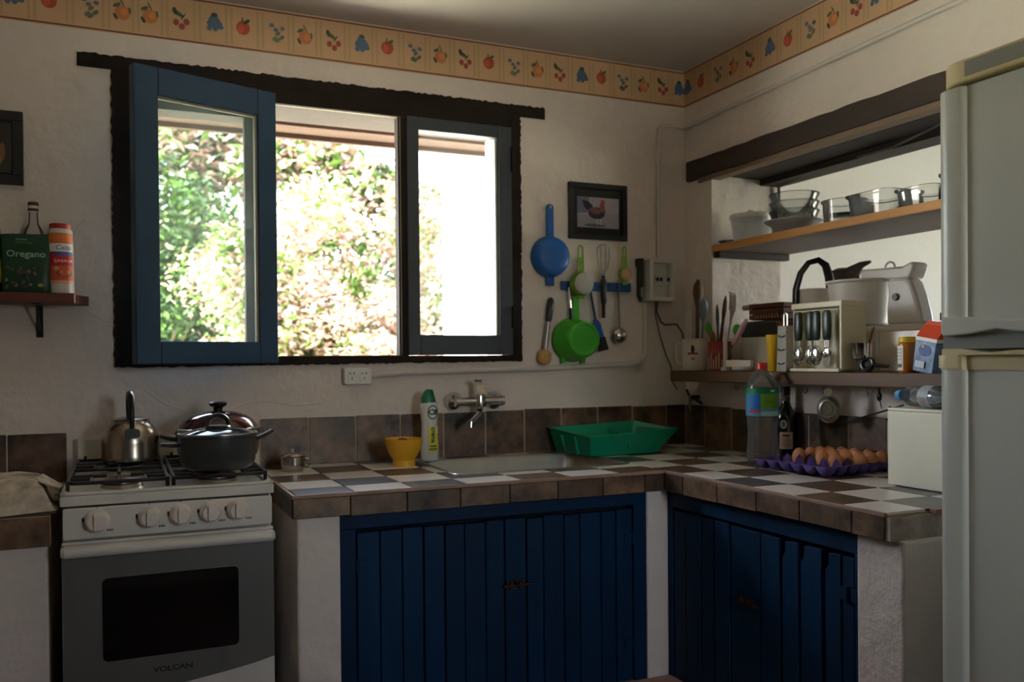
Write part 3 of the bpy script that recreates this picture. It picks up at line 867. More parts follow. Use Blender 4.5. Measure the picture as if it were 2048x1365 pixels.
def tree(name, lab, base, h, crown, n, seed, mats_, wts, leaf=0.06, clusters=26, trunk=True):
    rnd = random.Random(seed)
    t = thing(name, lab, 'tree' if trunk else 'shrub', base)
    (cx, cy, cz), (rx, ry, rz) = crown
    cs = []
    for _ in range(clusters):
        while True:
            p = (rnd.uniform(-1, 1), rnd.uniform(-1, 1), rnd.uniform(-1, 1))
            if p[0] ** 2 + p[1] ** 2 + p[2] ** 2 < 1: break
        cs.append((cx + rx * p[0], cy + ry * p[1], cz + rz * p[2], rnd.uniform(0.5, 1.0), rnd.random()))
    V = []; F = []; MI = []
    sc = min(rx, ry, rz) * 0.5
    for k in range(n):
        c = cs[k % clusters]
        x = c[0] + rnd.gauss(0, 0.5) * sc * c[3]; y = c[1] + rnd.gauss(0, 0.5) * sc * c[3]; z = c[2] + rnd.gauss(0, 0.42) * sc * c[3]
        if z < 0.02: z = 0.02 + rnd.random() * 0.1
        e = Euler((rnd.uniform(-0.9, 0.9), rnd.uniform(-0.9, 0.9), rnd.uniform(0, 6.28))).to_matrix()
        L = leaf * rnd.uniform(0.6, 1.3)
        u = e @ Vector((L, 0, 0)); w = e @ Vector((0, L * 0.42, 0)); q = e @ Vector((0, 0, L * 0.12))
        i = len(V)
        o = Vector((x, y, z))
        V += [o - u, o + w + q, o + u, o - w + q]
        F.append((i, i + 1, i + 2, i + 3))
        r = rnd.random() * 0.5 + c[4] * 0.5
        a = 0; acc = wts[0]
        while r > acc and a < len(wts) - 1:
            a += 1; acc += wts[a]
        MI.append(a)
    me = bpy.data.meshes.new('foliage'); me.from_pydata([tuple(v) for v in V], [], F)
    for mm in mats_: me.materials.append(mm)
    me.polygons.foreach_set('material_index', MI)
    me.update()
    fo = bpy.data.objects.new('foliage', me); COL.objects.link(fo); fo.parent = t
    fo['kind'] = 'stuff'
    m = MB()
    m.tube([(0, 0, 0), (cx * 0.3, cy * 0.3, cz * 0.4), (cx, cy, cz)], [0.06 * h / 3, 0.045 * h / 3, 0.015], 8)
    for c in cs[:9]:
        m.tube([(cx * 0.3, cy * 0.3, cz * 0.4), ((cx * 0.3 + c[0]) / 2, (cy * 0.3 + c[1]) / 2, (cz * 0.5 + c[2]) / 2), c[:3]], [0.025, 0.018, 0.006], 5)
    m.build('branches', BARK, t)
    return t
tree('garden_tree', 'pale dry-leaved tree in full sun behind the open middle light', (1.35, 4.6, -0.21), 3, ((0, 0, 1.75), (0.85, 0.6, 1.35)), 30000, 1, [FOLI_P, FOLI_G], [0.62, 0.38], 0.038, 46)
tree('garden_tree', 'green leafy tree behind the dusty blue-framed pane', (0.25, 5.6, -0.21), 3, ((0, 0, 2.0), (0.95, 0.7, 1.5)), 17000, 2, [FOLI_D, FOLI_G], [0.6, 0.4], 0.045, 60)
tree('garden_tree', 'taller yellow green tree rising behind the pale one', (1.3, 7.2, -0.21), 4, ((0, 0, 2.4), (2.1, 0.9, 2.0)), 34000, 3, [FOLI_G, FOLI_P, FOLI_D], [0.4, 0.35, 0.25], 0.085, 90)
tree('garden_shrub', 'pale flowering shrub low in front of the garden wall', (1.95, 4.1, -0.21), 2, ((0, 0, 1.35), (0.42, 0.4, 0.85)), 9000, 4, [FOLI_P, FOLI_G], [0.75, 0.25], 0.032, 36, False)
tree('garden_shrub', 'low green shrub at the bottom of the window view', (0.9, 3.6, -0.21), 2, ((0, 0, 1.0), (0.55, 0.35, 0.5)), 9000, 5, [FOLI_G, FOLI_P, FOLI_D], [0.5, 0.35, 0.15], 0.032, 34, False)
tree('garden_tree', 'dim dark tree at the left edge of the window view', (-0.9, 7.0, -0.21), 4, ((0, 0, 2.3), (1.2, 0.8, 1.9)), 13000, 6, [FOLI_D, FOLI_G], [0.75, 0.25], 0.06, 50)
tree('garden_tree', 'slim pale tree showing between the grey sash and the garden wall', (2.62, 5.0, -0.21), 3, ((0, 0, 1.9), (0.55, 0.5, 1.4)), 9000, 7, [FOLI_P, FOLI_G], [0.6, 0.4], 0.04, 44)
# ------------------------------------------------------------------ stove
st = thing('gas_stove', 'white four-burner gas stove with grey oven door', 'stove', (0.105, -0.35, 0.0))
SN = neg(st)
X0, X1, YF, YB = -0.137, 0.347, -0.66, -0.055
m = MB()
m.box(X0 + 0.004, X1 - 0.004, YF + 0.025, YB, 0.07, 0.905)
m.build('body', ENAMEL, st, SN, smooth=False, bevel=0.004)
m = MB()
m.box(X0, X1, YF, YB, 0.910, 0.934)
m.box(X0, X1, YF, YF + 0.022, 0.934, 0.942); m.box(X0, X0 + 0.016, YF, YB, 0.934, 0.942); m.box(X1 - 0.016, X1, YF, YB, 0.934, 0.942); m.box(X0, X1, YB - 0.03, YB, 0.934, 0.942)
m.build('cooktop', ENAMEL, st, SN, smooth=False, bevel=0.004, seg=3)
m = MB(); m.box(X0 + 0.012, X1 - 0.20, -0.052, -0.035, 0.92, 1.022); m.build('back_guard', ENAMEL, st, SN, smooth=False, bevel=0.004)
m = MB()
m.prism(rrect(X1 - X0 - 0.012, 0.072, 0.006, 3, 0.105, 0.870), YF - 0.004, YF + 0.03, 'y')
panel = m.build('control_panel', ENAMEL, st, SN, bevel=0.0015)
for i, (kx, kz) in enumerate(((-0.058, 0.874), (0.055, 0.874), (0.125, 0.875), (0.193, 0.876), (0.257, 0.877))):
    m = MB()
    r = 0.0275 if i == 0 else 0.0255
    m.lathe([(0, -0.030), (r * 0.72, -0.030), (r * 0.86, -0.026), (r * 0.93, -0.008), (r, -0.006), (r, 0.0)], 28, (kx, YF - 0.004, kz), ax='y')
    m.hexa([(kx - 0.004, YF - 0.034, kz - r * 0.8), (kx + 0.004, YF - 0.034, kz - r * 0.8), (kx + 0.004, YF - 0.034, kz + r * 0.8), (kx - 0.004, YF - 0.034, kz + r * 0.8), (kx - 0.007, YF - 0.040, kz - r * 0.6), (kx + 0.007, YF - 0.040, kz - r * 0.6), (kx + 0.007, YF - 0.040, kz + r * 0.6), (kx - 0.007, YF - 0.040, kz + r * 0.6)])
    k = m.build('knob', KNOBP, st, SN)
    P = Print()
    P.rect(kx - 0.0008, kx + 0.0008, kz + 0.029, kz + 0.0345, S(40, 40, 40))
    P.poly(ellpts(kx - r - 0.003, kz + 0.004, 0.0025, 0.006, 10), S(28, 48, 38))
    for a, b in ((0.020, 0.024), (0.0255, 0.030), (0.0315, 0.034)):
        P.rect(kx + a, kx + b, kz - 0.026, kz - 0.021, S(96, 96, 94))
    P.build('knob_mark', on_y(YF - 0.004), k, lift=0.0002, base=0.0004)
# oven door: grey face with a curved lower edge, black glass, white handle bar
cur = [(X0 + 0.004, 0.456), (-0.05, 0.456), (0.06, 0.461), (0.14, 0.468), (0.22, 0.478), (0.29, 0.489), (X1 - 0.004, 0.501)]
m = MB()
m.box(X0 + 0.003, X1 - 0.003, YF - 0.006, YF + 0.024, 0.13, 0.828)
door = m.build('oven_door', ENAMEL, st, SN, smooth=False, bevel=0.004)
m = MB(); m.prism(cur + [(X1 - 0.004, 0.822), (X0 + 0.004, 0.822)], YF - 0.009, YF - 0.005, 'y'); m.build('grey_face', OVENGREY, door, smooth=False)
m = MB(); m.prism(rrect(0.306, 0.196, 0.012, 4, 0.104, 0.640), YF - 0.012, YF - 0.008, 'y'); m.build('oven_glass', BLACKGL, door)
rg = []
for x in (X0 + 0.002, X0 + 0.01, X1 - 0.01, X1 - 0.002):
    e = 0.7 if x in (X0 + 0.002, X1 - 0.002) else 1.0
    rg.append([(x, YF - 0.010 - 0.026 * e * max(0, math.cos(a)) ** 0.6, 0.807 + 0.015 * e * math.sin(a)) for a in [-PI / 2 + PI * k / 10 for k in range(11)]] + [(x, YF - 0.008, 0.807)])
m = MB(); m.loft(rg); m.build('handle_bar', ENAMEL, door)
P = Print(); P.text('VOLCAN', 0.0175, 0.104, 0.506, S(30, 30, 30), sx=1.25, bold=0.0006)
P.build('lettering', on_y(YF - 0.009), door)
m = MB(); m.box(X0 + 0.003, X1 - 0.003, YF - 0.004, YF + 0.024, 0.07, 0.126); m.build('lower_drawer', ENAMEL, st, SN, smooth=False, bevel=0.003)
# burners and pan grates
for i, (bx, by, r) in enumerate(((-0.005, -0.525, 0.042), (0.222, -0.525, 0.046), (-0.005, -0.21, 0.046), (0.235, -0.21, 0.042))):
    m = MB()
    m.lathe([(0, 0.934), (r * 1.2, 0.934), (r * 1.1, 0.942), (r * 0.8, 0.944), (r * 0.8, 0.948)], 24, (bx, by, 0))
    b = m.build('burner', STEELB, st, SN)
    m = MB(); m.lathe([(0, 0.9555), (r * 0.85, 0.9555), (r, 0.953), (r, 0.947), (0, 0.947)], 24, (bx, by, 0)); m.build('burner_cap', BLACKM, b)
for gx0, gx1 in ((-0.122, 0.098), (0.112, 0.332)):
    m = MB()
    zg, r = 0.9605, 0.005
    y0, y1 = -0.635, -0.10
    m.tube([(gx0 + 0.012, y0, zg), (gx1 - 0.012, y0, zg), (gx1, y0 + 0.012, zg), (gx1, y1, zg), (gx0, y1, zg), (gx0, y0 + 0.012, zg), (gx0 + 0.012, y0, zg)], r, 6)
    mx = (gx0 + gx1) / 2
    for by in (-0.50, -0.21):
        m.tube([(gx0, by, zg), (mx - 0.028, by, zg)], r, 6); m.tube([(mx + 0.028, by, zg), (gx1, by, zg)], r, 6)
        m.tube([(mx, by - 0.13, zg), (mx, by - 0.028, zg)], r, 6); m.tube([(mx, by + 0.028, zg), (mx, by + 0.13, zg)], r, 6)
        m.tube([(mx - 0.06, by - 0.13, zg), (mx - 0.06, by - 0.06, zg), (gx0, by - 0.06, zg)], r, 6)
        m.tube([(mx + 0.06, by - 0.13, zg), (mx + 0.06, by - 0.06, zg), (gx1, by - 0.06, zg)], r, 6)
    m.tube([(gx0, -0.355, zg), (gx1, -0.355, zg)], r, 6)
    for fx in (gx0, gx1):
        for fy in (y0 + 0.02, y1 - 0.01, -0.355):
            m.cyl((fx, fy, 0.940), (fx, fy, zg), r, n=6)
    for fx in (gx0 + 0.02, gx0 + 0.07):
        m.tube([(fx, y1, zg), (fx, y1, zg + 0.014)], [0.006, 0.003], 6)
    m.build('pan_grate', BLACKM, st, SN)

# ------------------------------------------------------------------ kettle and pots on the stove
kt = thing('kettle', 'dull aluminium whistling kettle with black arched handle on the rear left burner', 'kettle', (0.018, -0.205, 0.9655), (0, 0, 0.06))
m = MB()
m.lathe([(0, 0), (0.070, 0), (0.077, 0.004), (0.078, 0.018), (0.0765, 0.024), (0.077, 0.050), (0.075, 0.070), (0.069, 0.088), (0.060, 0.101), (0.053, 0.107), (0.052, 0.113), (0, 0.113)], 36)
m.build('body', ALU, kt)
m = MB(); m.lathe([(0, 0.126), (0.02, 0.125), (0.044, 0.121), (0.051, 0.119), (0.051, 0.112)], 30); lid = m.build('lid', ALU, kt)
m = MB(); m.lathe([(0, 0.143), (0.009, 0.141), (0.011, 0.135), (0.006, 0.127)], 16); m.build('lid_knob', BLACKP, lid)
m = MB(); m.tube([(0.0, 0.066, 0.05), (0, 0.095, 0.07), (0, 0.115, 0.098)], [0.02, 0.014, 0.011], 12); m.build('spout', ALU, kt)
hp = [(0, -0.064, 0.088), (0, -0.070, 0.115), (0, -0.066, 0.150), (0, -0.048, 0.178), (0, -0.020, 0.190), (0, 0.012, 0.190), (0, 0.04, 0.178), (0, 0.055, 0.155), (0, 0.058, 0.12), (0, 0.054, 0.098)]
m = MB(); m.tube(hp, [0.006, 0.007, 0.0085, 0.0095, 0.0095, 0.0095, 0.009, 0.008, 0.007, 0.006], 10); h = m.build('handle', BLACKP, kt)
m = MB(); m.prism(rrect(0.04, 0.026, 0.010, 4, 0, 0.082), -0.080, -0.058, 'y'); m.build('handle_mount', BLACKP, h)

def side_handle(side, r, z, dz=0.012, L=0.045, wd=0.03):
    m = MB()
    s = side
    pts = [(s * (r - 0.002), 0, z), (s * (r + L * 0.4), 0, z + dz * 0.3), (s * (r + L), 0, z + dz)]
    m.tube(pts, [wd * 0.45, wd * 0.5, wd * 0.38], 12, flat=0.42)
    return m
p1 = thing('cooking_pot', 'grey pot with glass lid and black loop knob on the front right burner', 'pot', (0.228, -0.505, 0.9655), (0, 0, 0.12))
m = MB(); m.lathe([(0, 0), (0.078, 0), (0.088, 0.006), (0.094, 0.02), (0.0975, 0.083), (0.1005, 0.085), (0.1005, 0.088), (0.096, 0.088), (0.095, 0.075), (0.090, 0.012), (0, 0.008)], 44); m.build('body', POTGREY, p1)
for s_ in (-1, 1):
    side_handle(s_, 0.098, 0.066 + (0.006 if s_ > 0 else -0.002), 0.020 if s_ > 0 else 0.004).build('side_handle', BLACKP, p1)
m = MB(); m.lathe([(0.099, 0.089), (0.101, 0.090), (0.101, 0.093), (0.094, 0.0935)], 44); lid = m.build('lid', STEEL, p1)
m = MB(); m.lathe([(0, 0.109), (0.03, 0.107), (0.065, 0.101), (0.094, 0.092)], 40); m.build('lid_glass', mat('lid_glass_dark', S(60, 62, 62), 0.08, metal=0.6), lid)
m = MB(); m.lathe([(0, 0.112), (0.030, 0.112), (0.033, 0.108), (0.026, 0.105)], 24)
m.tube([(0.028 * math.cos(a), 0, 0.112 + 0.027 * math.sin(a)) for a in [PI * k / 12 for k in range(13)]], 0.006, 8)
m.build('loop_knob', BLACKP, lid)
p2 = thing('cooking_pot', 'wide pot with glossy maroon domed lid on the rear right burner', 'pot', (0.256, -0.215, 0.9655))
m = MB(); m.lathe([(0, 0), (0.100, 0), (0.110, 0.006), (0.114, 0.02), (0.118, 0.070), (0.121, 0.072), (0.121, 0.076), (0.116, 0.076), (0.110, 0.012), (0, 0.008)], 44); m.build('body', STEELB, p2)
m = MB(); m.lathe([(0.1155, 0.0775), (0.1225, 0.079), (0.1225, 0.086), (0.116, 0.088)], 44); lid = m.build('lid_rim', STEEL, p2)
m = MB(); m.lathe([(0.115, 0.086), (0.111, 0.094), (0.100, 0.108), (0.082, 0.121), (0.055, 0.131), (0.028, 0.136), (0, 0.137)], 44); m.build('lid_dome', MAROON, p2)
m = MB(); m.lathe([(0.012, 0.135), (0.014, 0.145), (0.024, 0.151), (0.026, 0.158), (0.020, 0.163), (0, 0.164)], 24); m.build('lid_knob', BLACKP, p2)
side_handle(-1, 0.116, 0.055).build('side_handle', BLACKP, p2)

# loaf wrapped in a printed cloth on the left counter
cl = thing('cloth_bundle', 'food tray wrapped in a floral cloth on the left counter', 'cloth bundle', (-0.30, -0.43, 0.8915))
rnd = random.Random(9)
m = MB()
NXc, NYc = 44, 30
vs = []
def cz(u, v):
    """height of the wrapped tray under the cloth, u along x (0..1), v along y (0 front..1 back)"""
    e = min(1.0, u / 0.10, (1 - u) / 0.13); f = min(1.0, v / 0.16, (1 - v) / 0.12)
    h = min(e, f)
    h = h * h * (3 - 2 * h)
    return 0.004 + 0.066 * h + 0.004 * math.sin(u * 9 + v * 4) * h + 0.0025 * math.sin(23 * u + 11 * v) * h + 0.003 * math.sin(31 * v + 7 * u) * (1 - h)
for i in range(NXc + 1):
    for j in range(NYc + 1):
        u, v = i / NXc, j / NYc
        x = -0.20 + 0.352 * u - 0.018 * v + 0.006 * math.sin(14 * v) * (u > 0.9)
        y = -0.185 + 0.36 * v + 0.006 * math.sin(17 * u) * (v < 0.1)
        vs.append((x, y, cz(u, v)))
k = len(vs)
vs += [(p[0], p[1], 0.0005) for p in vs]
fs = []
for i in range(NXc):
    for j in range(NYc):
        a = i * (NYc + 1) + j
        fs.append((a, a + NYc + 1, a + NYc + 2, a + 1)); fs.append((k + a, k + a + 1, k + a + NYc + 2, k + a + NYc + 1))
m.add(vs, fs)
m.build('cloth', CLOTH, cl, ang=70)
m = MB(); m.loft([[(0.10, -0.06, 0.064), (0.152, -0.08, 0.040), (0.158, 0.00, 0.036), (0.11, 0.03, 0.066)], [(0.10, -0.06, 0.071), (0.154, -0.08, 0.046), (0.160, 0.0, 0.042), (0.11, 0.03, 0.073)]]); m.build('folded_corner', CLOTH, cl, smooth=False, bevel=0.003)

# ------------------------------------------------------------------ things on the worktop
sg = thing('sugar_bowl', 'small steel sugar bowl with lid beside the stove', 'bowl', (0.482, -0.165, ZT + 0.001))
m = MB(); m.lathe([(0, 0), (0.030, 0), (0.034, 0.006), (0.037, 0.022), (0.036, 0.042), (0.037, 0.046), (0.034, 0.046), (0.033, 0.01), (0, 0.006)], 30); m.build('body', STEEL, sg)
m = MB(); m.lathe([(0.037, 0.047), (0.030, 0.052), (0.012, 0.056), (0.004, 0.057), (0.004, 0.061), (0.007, 0.064), (0.004, 0.068), (0, 0.068)], 24); m.build('lid', STEEL, sg)
m = MB(); m.tube([(0.036, -0.004, 0.038), (0.048, -0.006, 0.034), (0.048, -0.006, 0.016), (0.036, -0.004, 0.012)], 0.0028, 8); m.build('handle', STEEL, sg)

yb = thing('footed_bowl', 'yellow plastic footed bowl on the tiles by the sink', 'bowl', (0.832, -0.19, ZT + 0.001))
m = MB(); m.lathe([(0, 0.002), (0.030, 0), (0.036, 0), (0.037, 0.010), (0.034, 0.018), (0.040, 0.026), (0.052, 0.046), (0.059, 0.070), (0.0615, 0.088), (0.0595, 0.088), (0.056, 0.070), (0.048, 0.046), (0.034, 0.027), (0, 0.024)], 40); m.build('bowl', YELLOW, yb)
m = MB(); m.ell((0.0, 0.01, 0.079), 0.018, 0.014, 0.011, 14, 8); m.build('sponge', REDD, yb)

cf = thing('cleaner_bottle', 'white cream cleaner bottle with green cap and yellow label', 'bottle', (0.952, -0.095, ZT + 0.001), (0, 0, -0.12))
def oval(rx, ry, z, dx=0.0):
    return [(dx + rx * math.cos(2 * PI * k / 28), ry * math.sin(2 * PI * k / 28), z) for k in range(28)]
m = MB()
m.loft([oval(0.028, 0.018, 0), oval(0.031, 0.021, 0.004), oval(0.031, 0.021, 0.05), oval(0.027, 0.0195, 0.10), oval(0.0265, 0.0195, 0.125), oval(0.030, 0.021, 0.16), oval(0.0315, 0.021, 0.19), oval(0.027, 0.019, 0.198, 0.003)])
m.build('body', WHITEP, cf)
m = MB(); m.loft([oval(0.026, 0.018, 0.196, -0.001), oval(0.024, 0.017, 0.214, -0.004), oval(0.016, 0.012, 0.236, -0.001), oval(0.010, 0.009, 0.242, 0.001)]); m.build('cap', mat('cap_green', S(10, 110, 70), 0.4), cf)
def cfmap(u, v, l):
    w = 0.031 if v < 0.05 else (0.027 if 0.09 < v < 0.13 else 0.0295)
    d = 0.0215 if v < 0.06 else (0.0205 if v < 0.15 else 0.0218)
    x = u
    return (x, -d * math.sqrt(max(0.0, 1 - (x / (w + 0.006)) ** 2)) - l - 0.0012, v)
P = Print()
P.rect(-0.008, 0.025, 0.03, 0.118, S(224, 206, 40), 4)
P.poly([(-0.008, 0.118), (-0.008, 0.09), (0.006, 0.118)], S(235, 235, 230)); P.poly([(0.025, 0.085), (0.010, 0.118), (0.025, 0.118)], S(235, 235, 230))
P.poly(ellpts(0.008, 0.165, 0.0185, 0.024, 24), S(18, 70, 44)); P.poly(ellpts(0.008, 0.165, 0.0150, 0.020, 24), S(228, 232, 226))
P.text('Cif', 0.025, 0.008, 0.165, S(16, 56, 44), bold=0.0012)
P.text('crema', 0.021, 0.009, 0.088, S(40, 84, 60), rot=-PI / 2, bold=0.0008)
P.rect(-0.006, 0.022, 0.036, 0.044, S(120, 130, 50), 3); P.rect(-0.004, 0.020, 0.048, 0.053, S(60, 90, 60), 3)
P.build('label', cfmap, cf, lift=0.00015)

fa = thing('kitchen_tap', 'chrome wall mixer tap with lever above the sink', 'tap', (1.150, -0.009, 1.10))
for s_ in (-1, 1):
    m = MB(); m.lathe([(0, -0.052), (0.010, -0.052), (0.014, -0.046), (0.028, -0.014), (0.033, -0.004), (0.033, 0.0)], 24, (s_ * 0.078, 0, 0), ax='y')
    m.build('wall_flange', CHROME, fa)
m = MB(); m.tube([(-0.085, -0.055, 0), (0.085, -0.055, 0)], 0.0145, 18); m.tube([(-0.092, -0.055, 0), (-0.082, -0.055, 0)], 0.018, 16); m.tube([(0.082, -0.055, 0), (0.092, -0.055, 0)], 0.018, 16)
m.lathe([(0.021, -0.02), (0.022, 0.012), (0.020, 0.024), (0, 0.027)], 20, (0.0, -0.056, 0)); m.build('mixer_body', CHROME, fa)
m = MB()
m.hexa([(-0.016, -0.075, 0.024), (0.018, -0.075, 0.024), (0.018, -0.040, 0.024), (-0.016, -0.040, 0.024), (-0.020, -0.060, 0.066), (0.010, -0.060, 0.066), (0.014, -0.036, 0.058), (-0.014, -0.036, 0.058)])
m.hexa([(-0.020, -0.061, 0.058), (0.012, -0.061, 0.058), (0.014, -0.040, 0.058), (-0.016, -0.040, 0.058), (-0.034, -0.095, 0.078), (-0.008, -0.095, 0.078), (-0.004, -0.088, 0.071), (-0.032, -0.088, 0.071)])
m.build('lever', CHROME, fa, bevel=0.003, seg=3)
m = MB(); m.tube([(0.0, -0.056, -0.015), (0.0, -0.056, -0.032), (-0.012, -0.078, -0.042), (-0.045, -0.115, -0.060), (-0.066, -0.138, -0.070)], [0.013, 0.012, 0.010, 0.0095, 0.0095], 14)
m.cyl((-0.066, -0.137, -0.066), (-0.068, -0.139, -0.086), 0.0105, 0.0105, 14); m.build('spout', CHROME, fa)

# green dish-draining tray
tr = thing('dish_tray', 'green plastic draining tray half over the sink', 'tray', (1.65, -0.18, ZT))
TN = neg(tr)
T0 = [(1.462, -0.300, 0.973), (1.830, -0.290, 0.990), (1.905, -0.130, 0.978), (1.800, -0.040, 1.002), (1.436, -0.040, 0.990)]
B0 = [(1.478, -0.275, 0.9065), (1.752, -0.268, 0.9065), (1.790, -0.15, 0.9065), (1.760, -0.07, 0.9065), (1.452, -0.065, 0.9065)]
def inset(P_, k, dz):
    cx = sum(p[0] for p in P_) / len(P_); cy = sum(p[1] for p in P_) / len(P_)
    return [(cx + (p[0] - cx) * k, cy + (p[1] - cy) * (k - 0.01), p[2] + dz) for p in P_]
m = MB()
m.loft([inset(B0, 0.96, 0.0), B0, T0, inset(T0, 1.02, 0.001), inset(T0, 1.02, 0.005), inset(T0, 0.975, 0.004), inset(B0, 0.965, 0.006)])
m.build('tray_body', GREENP, tr, TN, smooth=False, bevel=0.002)
m = MB()
m.hexa([(1.625, -0.285, 0.925), (1.632, -0.285, 0.925), (1.690, -0.06, 0.925), (1.683, -0.06, 0.925), (1.625, -0.290, 0.968), (1.632, -0.290, 0.968), (1.690, -0.05, 0.985), (1.683, -0.05, 0.985)])
m.build('divider', GREENP, tr, TN, smooth=False, bevel=0.002)
for k in range(2):
    m = MB(); y = -0.21 + 0.085 * k
    m.hexa([(1.458 - 0.0, y - 0.003, 0.908), (1.475, y - 0.003, 0.908), (1.475, y + 0.003, 0.908), (1.458, y + 0.003, 0.908), (1.446 - 0.012 * k, y - 0.003, 0.972), (1.46, y - 0.003, 0.972), (1.46, y + 0.003, 0.972), (1.446 - 0.012 * k, y + 0.003, 0.972)])
    m.build('end_rib', GREENP, tr, TN, smooth=False)

# bottle of soda, dark bottle, egg tray, white box
pb = thing('soda_bottle', 'large clear plastic bottle with red cap and green blue label', 'bottle', (1.874, -0.694, ZT + 0.001))
m = MB()
m.lathe([(0.0, 0.012), (0.02, 0.003), (0.038, 0.0), (0.047, 0.008), (0.050, 0.03), (0.049, 0.06), (0.0455, 0.10), (0.0475, 0.13), (0.0505, 0.155), (0.0505, 0.245), (0.047, 0.258), (0.038, 0.276), (0.024, 0.292), (0.0145, 0.300), (0.0135, 0.312)], 40)
m.build('bottle_body', PET, pb)
m = MB(); m.lathe([(0.0165, 0.302), (0.0165, 0.322), (0.015, 0.324), (0, 0.324)], 24); m.build('cap', RED, pb)
lb = Print(); r = 0.051; a0 = -PI / 2 - 0.55
lb.rect(-PI * r, PI * r, 0.155, 0.244, S(70, 150, 190), 48)
lb.rect(-PI * r, PI * r, 0.226, 0.244, S(10, 120, 60), 48)
lb.rect(-0.012, 0.045, 0.178, 0.224, S(112, 164, 34), 12)
lb.rect(-0.050, -0.014, 0.168, 0.224, S(20, 110, 190), 10)
lb.rect(-0.052, -0.012, 0.166, 0.174, S(206, 40, 40), 10)
lb.rect(-0.012, 0.05, 0.156, 0.170, S(150, 196, 210), 10)
lb.rect(-0.004, 0.036, 0.196, 0.204, S(96, 148, 30), 6); lb.rect(0.018, 0.032, 0.232, 0.238, S(220, 236, 220), 4)
lb.build('label', on_cyl(r, a0), pb, lift=0.0002, base=0.0003)

fb = thing('liqueur_bottle', 'dark glass bottle with black cap and pale label by the egg tray', 'bottle', (2.030, -0.625, ZT + 0.001))
m = MB(); m.lathe([(0, 0.004), (0.028, 0.0), (0.034, 0.006), (0.034, 0.135), (0.030, 0.155), (0.018, 0.178), (0.0135, 0.192), (0.0125, 0.222), (0.0135, 0.224)], 32); m.build('bottle_body', WINE, fb)
m = MB(); m.lathe([(0.0145, 0.214), (0.0145, 0.243), (0, 0.244)], 20); m.build('cap', BLACKP, fb)
lb = Print(); r = 0.0342
lb.rect(-0.022, 0.022, 0.036, 0.092, S(206, 172, 150), 10); lb.rect(-0.012, 0.012, 0.078, 0.084, S(70, 50, 44), 4)
for k in range(5): lb.rect(-0.016, 0.016, 0.045 + 0.006 * k, 0.0465 + 0.006 * k, S(120, 90, 80), 4)
lb.poly(ellpts(-0.008, 0.118, 0.010, 0.015, 16), S(206, 190, 160)); lb.poly(ellpts(-0.008, 0.118, 0.006, 0.010, 16), S(60, 120, 110))
lb.build('label', on_cyl(r, -PI / 2 - 0.7), fb, lift=0.0002, base=0.0003)
lb = Print(); lb.rect(-0.0133 * PI, 0.0133 * PI, 0.195, 0.211, S(150, 110, 88), 20); lb.build('neck_band', on_cyl(0.0134, 0), fb, base=0.0006)

EZ = ZT + 0.001
ET = thing('egg_tray', 'purple moulded pulp egg tray on the checkerboard tiles', 'egg tray', (1.922, -0.905, EZ), (0, 0, 0.09))
m = MB()
NX, NY, PT = 6, 6, 0.0465
res = 8
nx, ny = NX * res, NY * res
vs = []
for i in range(nx + 1):
    for j in range(ny + 1):
        u, v = i / res, j / res
        x = (u - NX / 2) * PT; y = (v - NY / 2) * PT
        d = math.hypot(u - math.floor(u) - 0.5 if i < nx else 0.5, v - math.floor(v) - 0.5 if j < ny else 0.5) / 0.56
        dc = math.hypot(u - round(u), v - round(v))
        inner = 0 < round(u) < NX and 0 < round(v) < NY
        z = 0.031 - 0.0285 * max(0.0, 1 - d * d) ** 0.6 + (0.015 * max(0.0, 1 - dc / 0.36) if inner else 0.0)
        if i in (0, nx) or j in (0, ny): z = 0.031
        vs.append((x, y, max(0.0026, z)))
fs = [(i * (ny + 1) + j, (i + 1) * (ny + 1) + j, (i + 1) * (ny + 1) + j + 1, i * (ny + 1) + j + 1) for i in range(nx) for j in range(ny)]
m.add(vs, fs)
o = m.build('tray', PURPLE, ET, ang=60)
sd = o.modifiers.new('thick', 'SOLIDIFY'); sd.thickness = 0.0022; sd.offset = -1
eggp = [(0, 0.0), (0.0085, 0.0012), (0.0155, 0.006), (0.0195, 0.014), (0.0212, 0.023), (0.0205, 0.033), (0.0175, 0.043), (0.0125, 0.0505), (0.006, 0.0548), (0, 0.056)]
m = MB(); m.lathe(eggp, 22)
first = None
# tray cells: c counts from the worktop front to the wall, r from the window end to the fridge end
cells = [(2, 1), (3, 1), (4, 1), (5, 1), (3, 2), (4, 2), (5, 2), (2, 3), (3, 3), (2, 4), (4, 3), (5, 3), (3, 4), (4, 4), (5, 4), (3, 5), (4, 5), (5, 5)]
c_, s_ = math.cos(0.09), math.sin(0.09)
rown = ['window end', 'second', 'third', 'fourth', 'fifth', 'fridge end']
ordn = ['first', 'second', 'third', 'fourth', 'fifth', 'last']
for (c, r_) in cells:
    lx, ly = (c - 2.5) * PT, (2.5 - r_) * PT
    p = (1.922 + lx * c_ - ly * s_, -0.905 + lx * s_ + ly * c_, EZ + 0.0066)
    lab = 'brown egg in the tray, %s from the front edge, %s row from the window' % (ordn[c], ordn[r_])
    if first is None:
        first = m.build('egg', EGGM, None, p, (0.03, 0.02, random.random()))
        e = first
    else:
        e = first.copy(); COL.objects.link(e); e.location = p; e.rotation_euler = (random.uniform(-0.06, 0.06), random.uniform(-0.06, 0.06), random.random() * 6)
    tag(e, lab, 'egg', 'brown eggs in the purple tray')

